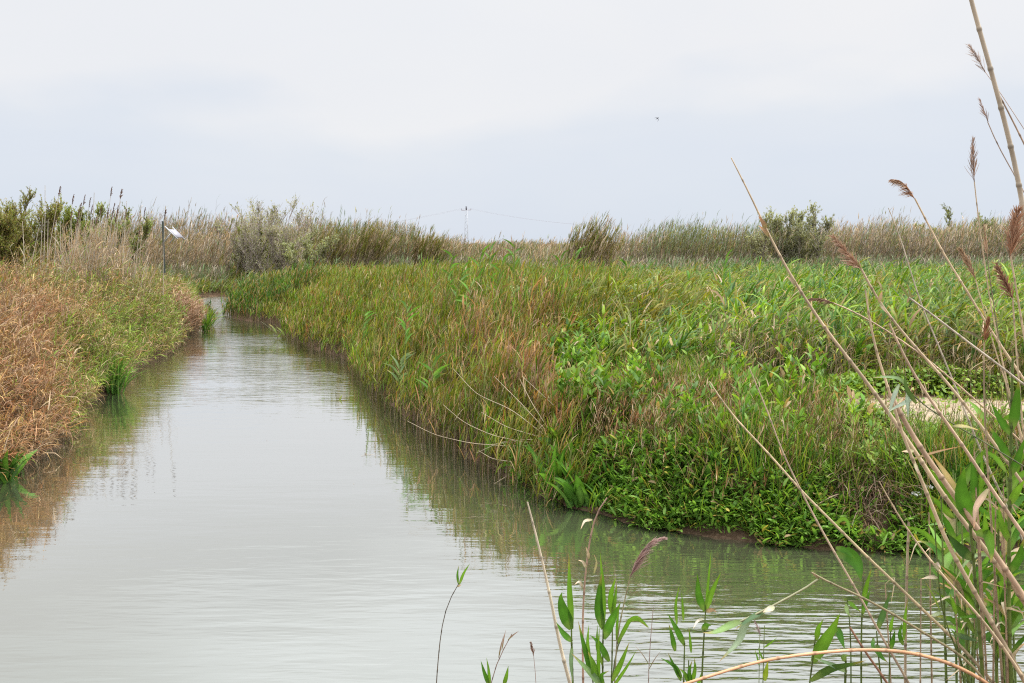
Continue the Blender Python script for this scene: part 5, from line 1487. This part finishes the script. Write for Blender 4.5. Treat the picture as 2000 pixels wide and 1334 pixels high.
reed("giant reed with crossing bent blades low at the picture edge", [(1950, 1020), (1950, 1100), (1948, 1190), (1946, 1290), (1946, 1400)], 4.6, 8,
     [Lf([(1950, 1040), (1935, 1000), (1930, 960)], 4.6, 14, BLD2), Lf([(1948, 1090), (1920, 1080), (1890, 1090), (1862, 1140)], 4.6, 8, (.2, .28, .12)), Lf([(1948, 1110), (1975, 1080), (1996, 1078)], 4.6, 12, BLD), Lf([(1948, 1200), (1930, 1160), (1912, 1140)], 4.6, 10, BLD2), Lf([(1947, 1230), (1970, 1190), (1985, 1150)], 4.6, 12, BLD), Lf([(1946, 1290), (1960, 1240), (1958, 1190)], 4.6, 11, BLD2)])

# the rest of the dense clump at the picture edge
crng = random.Random(11)
clump_labels = ["green reed stem deep in the shore clump, leaves tangled with its neighbours"]
for k in range(34):
    u0 = 1990 - abs(crng.gauss(0, 85)); Yc = crng.uniform(4.3, 5.4)
    vt = crng.uniform(870, 1180) + max(0, (1900 - u0)) * .9
    lean_ = crng.uniform(-30, 10)
    dead = crng.random() < .42
    lv = []
    if not dead:
        for j in range(crng.randint(4, 7)):
            q = crng.uniform(0, .6)
            bv_ = vt + (1400 - vt) * q
            bu = u0 + lean_ * (1 - q)
            ln = crng.uniform(55, 120)
            sg = crng.choice((-1, 1))
            a_ = crng.uniform(.15, .8) * sg
            p1_ = (bu + ln * .55 * math.sin(a_), bv_ - ln * .55 * math.cos(a_))
            a2 = a_ + sg * crng.uniform(.1, 1.2)
            p2_ = (p1_[0] + ln * .5 * math.sin(a2), p1_[1] - ln * .5 * math.cos(a2))
            cq = np.array(BLD if crng.random() < .5 else BLD2) * crng.uniform(.7, 1.15)
            if crng.random() < .15: cq = np.array((.36, .28, .18))
            lv.append(leaf([(bu, bv_), p1_, p2_], Yc, crng.uniform(8, 18), cq, Yt=Yc + crng.uniform(-.2, .2), K=7, tilt=crng.uniform(-.6, .6)))
    else:
        for j in range(crng.randint(0, 3)):
            q = crng.uniform(0, .6); bv_ = vt + (1400 - vt) * q; bu = u0 + lean_ * (1 - q)
            lv.append(leaf([(bu, bv_), (bu + crng.uniform(-30, 30), bv_ - crng.uniform(5, 25)), (bu + crng.uniform(-60, 60), bv_ + crng.uniform(-10, 40))], Yc, crng.uniform(3, 6), (.42, .36, .25), dry=True, K=6))
    lab = "thin dead brown stem deep in the shore clump among green blades" if dead else "green reed stem deep in the shore clump, leaves tangled with its neighbours"
    stalk("dead_reed" if dead else "young_reed", lab, "reed", [(u0 + lean_, vt), (u0 + lean_ * .5, (vt + 1400) / 2), (u0, 1400)], Yc, Yc, .003, .006 if dead else .009,
          (.30, .21, .13) if dead else (.12, .17, .04), M_CANE, "dead stems inside the shore clump" if dead else "green reeds inside the shore clump", None, lv, 5, .13)

bpy.context.view_layer.update()
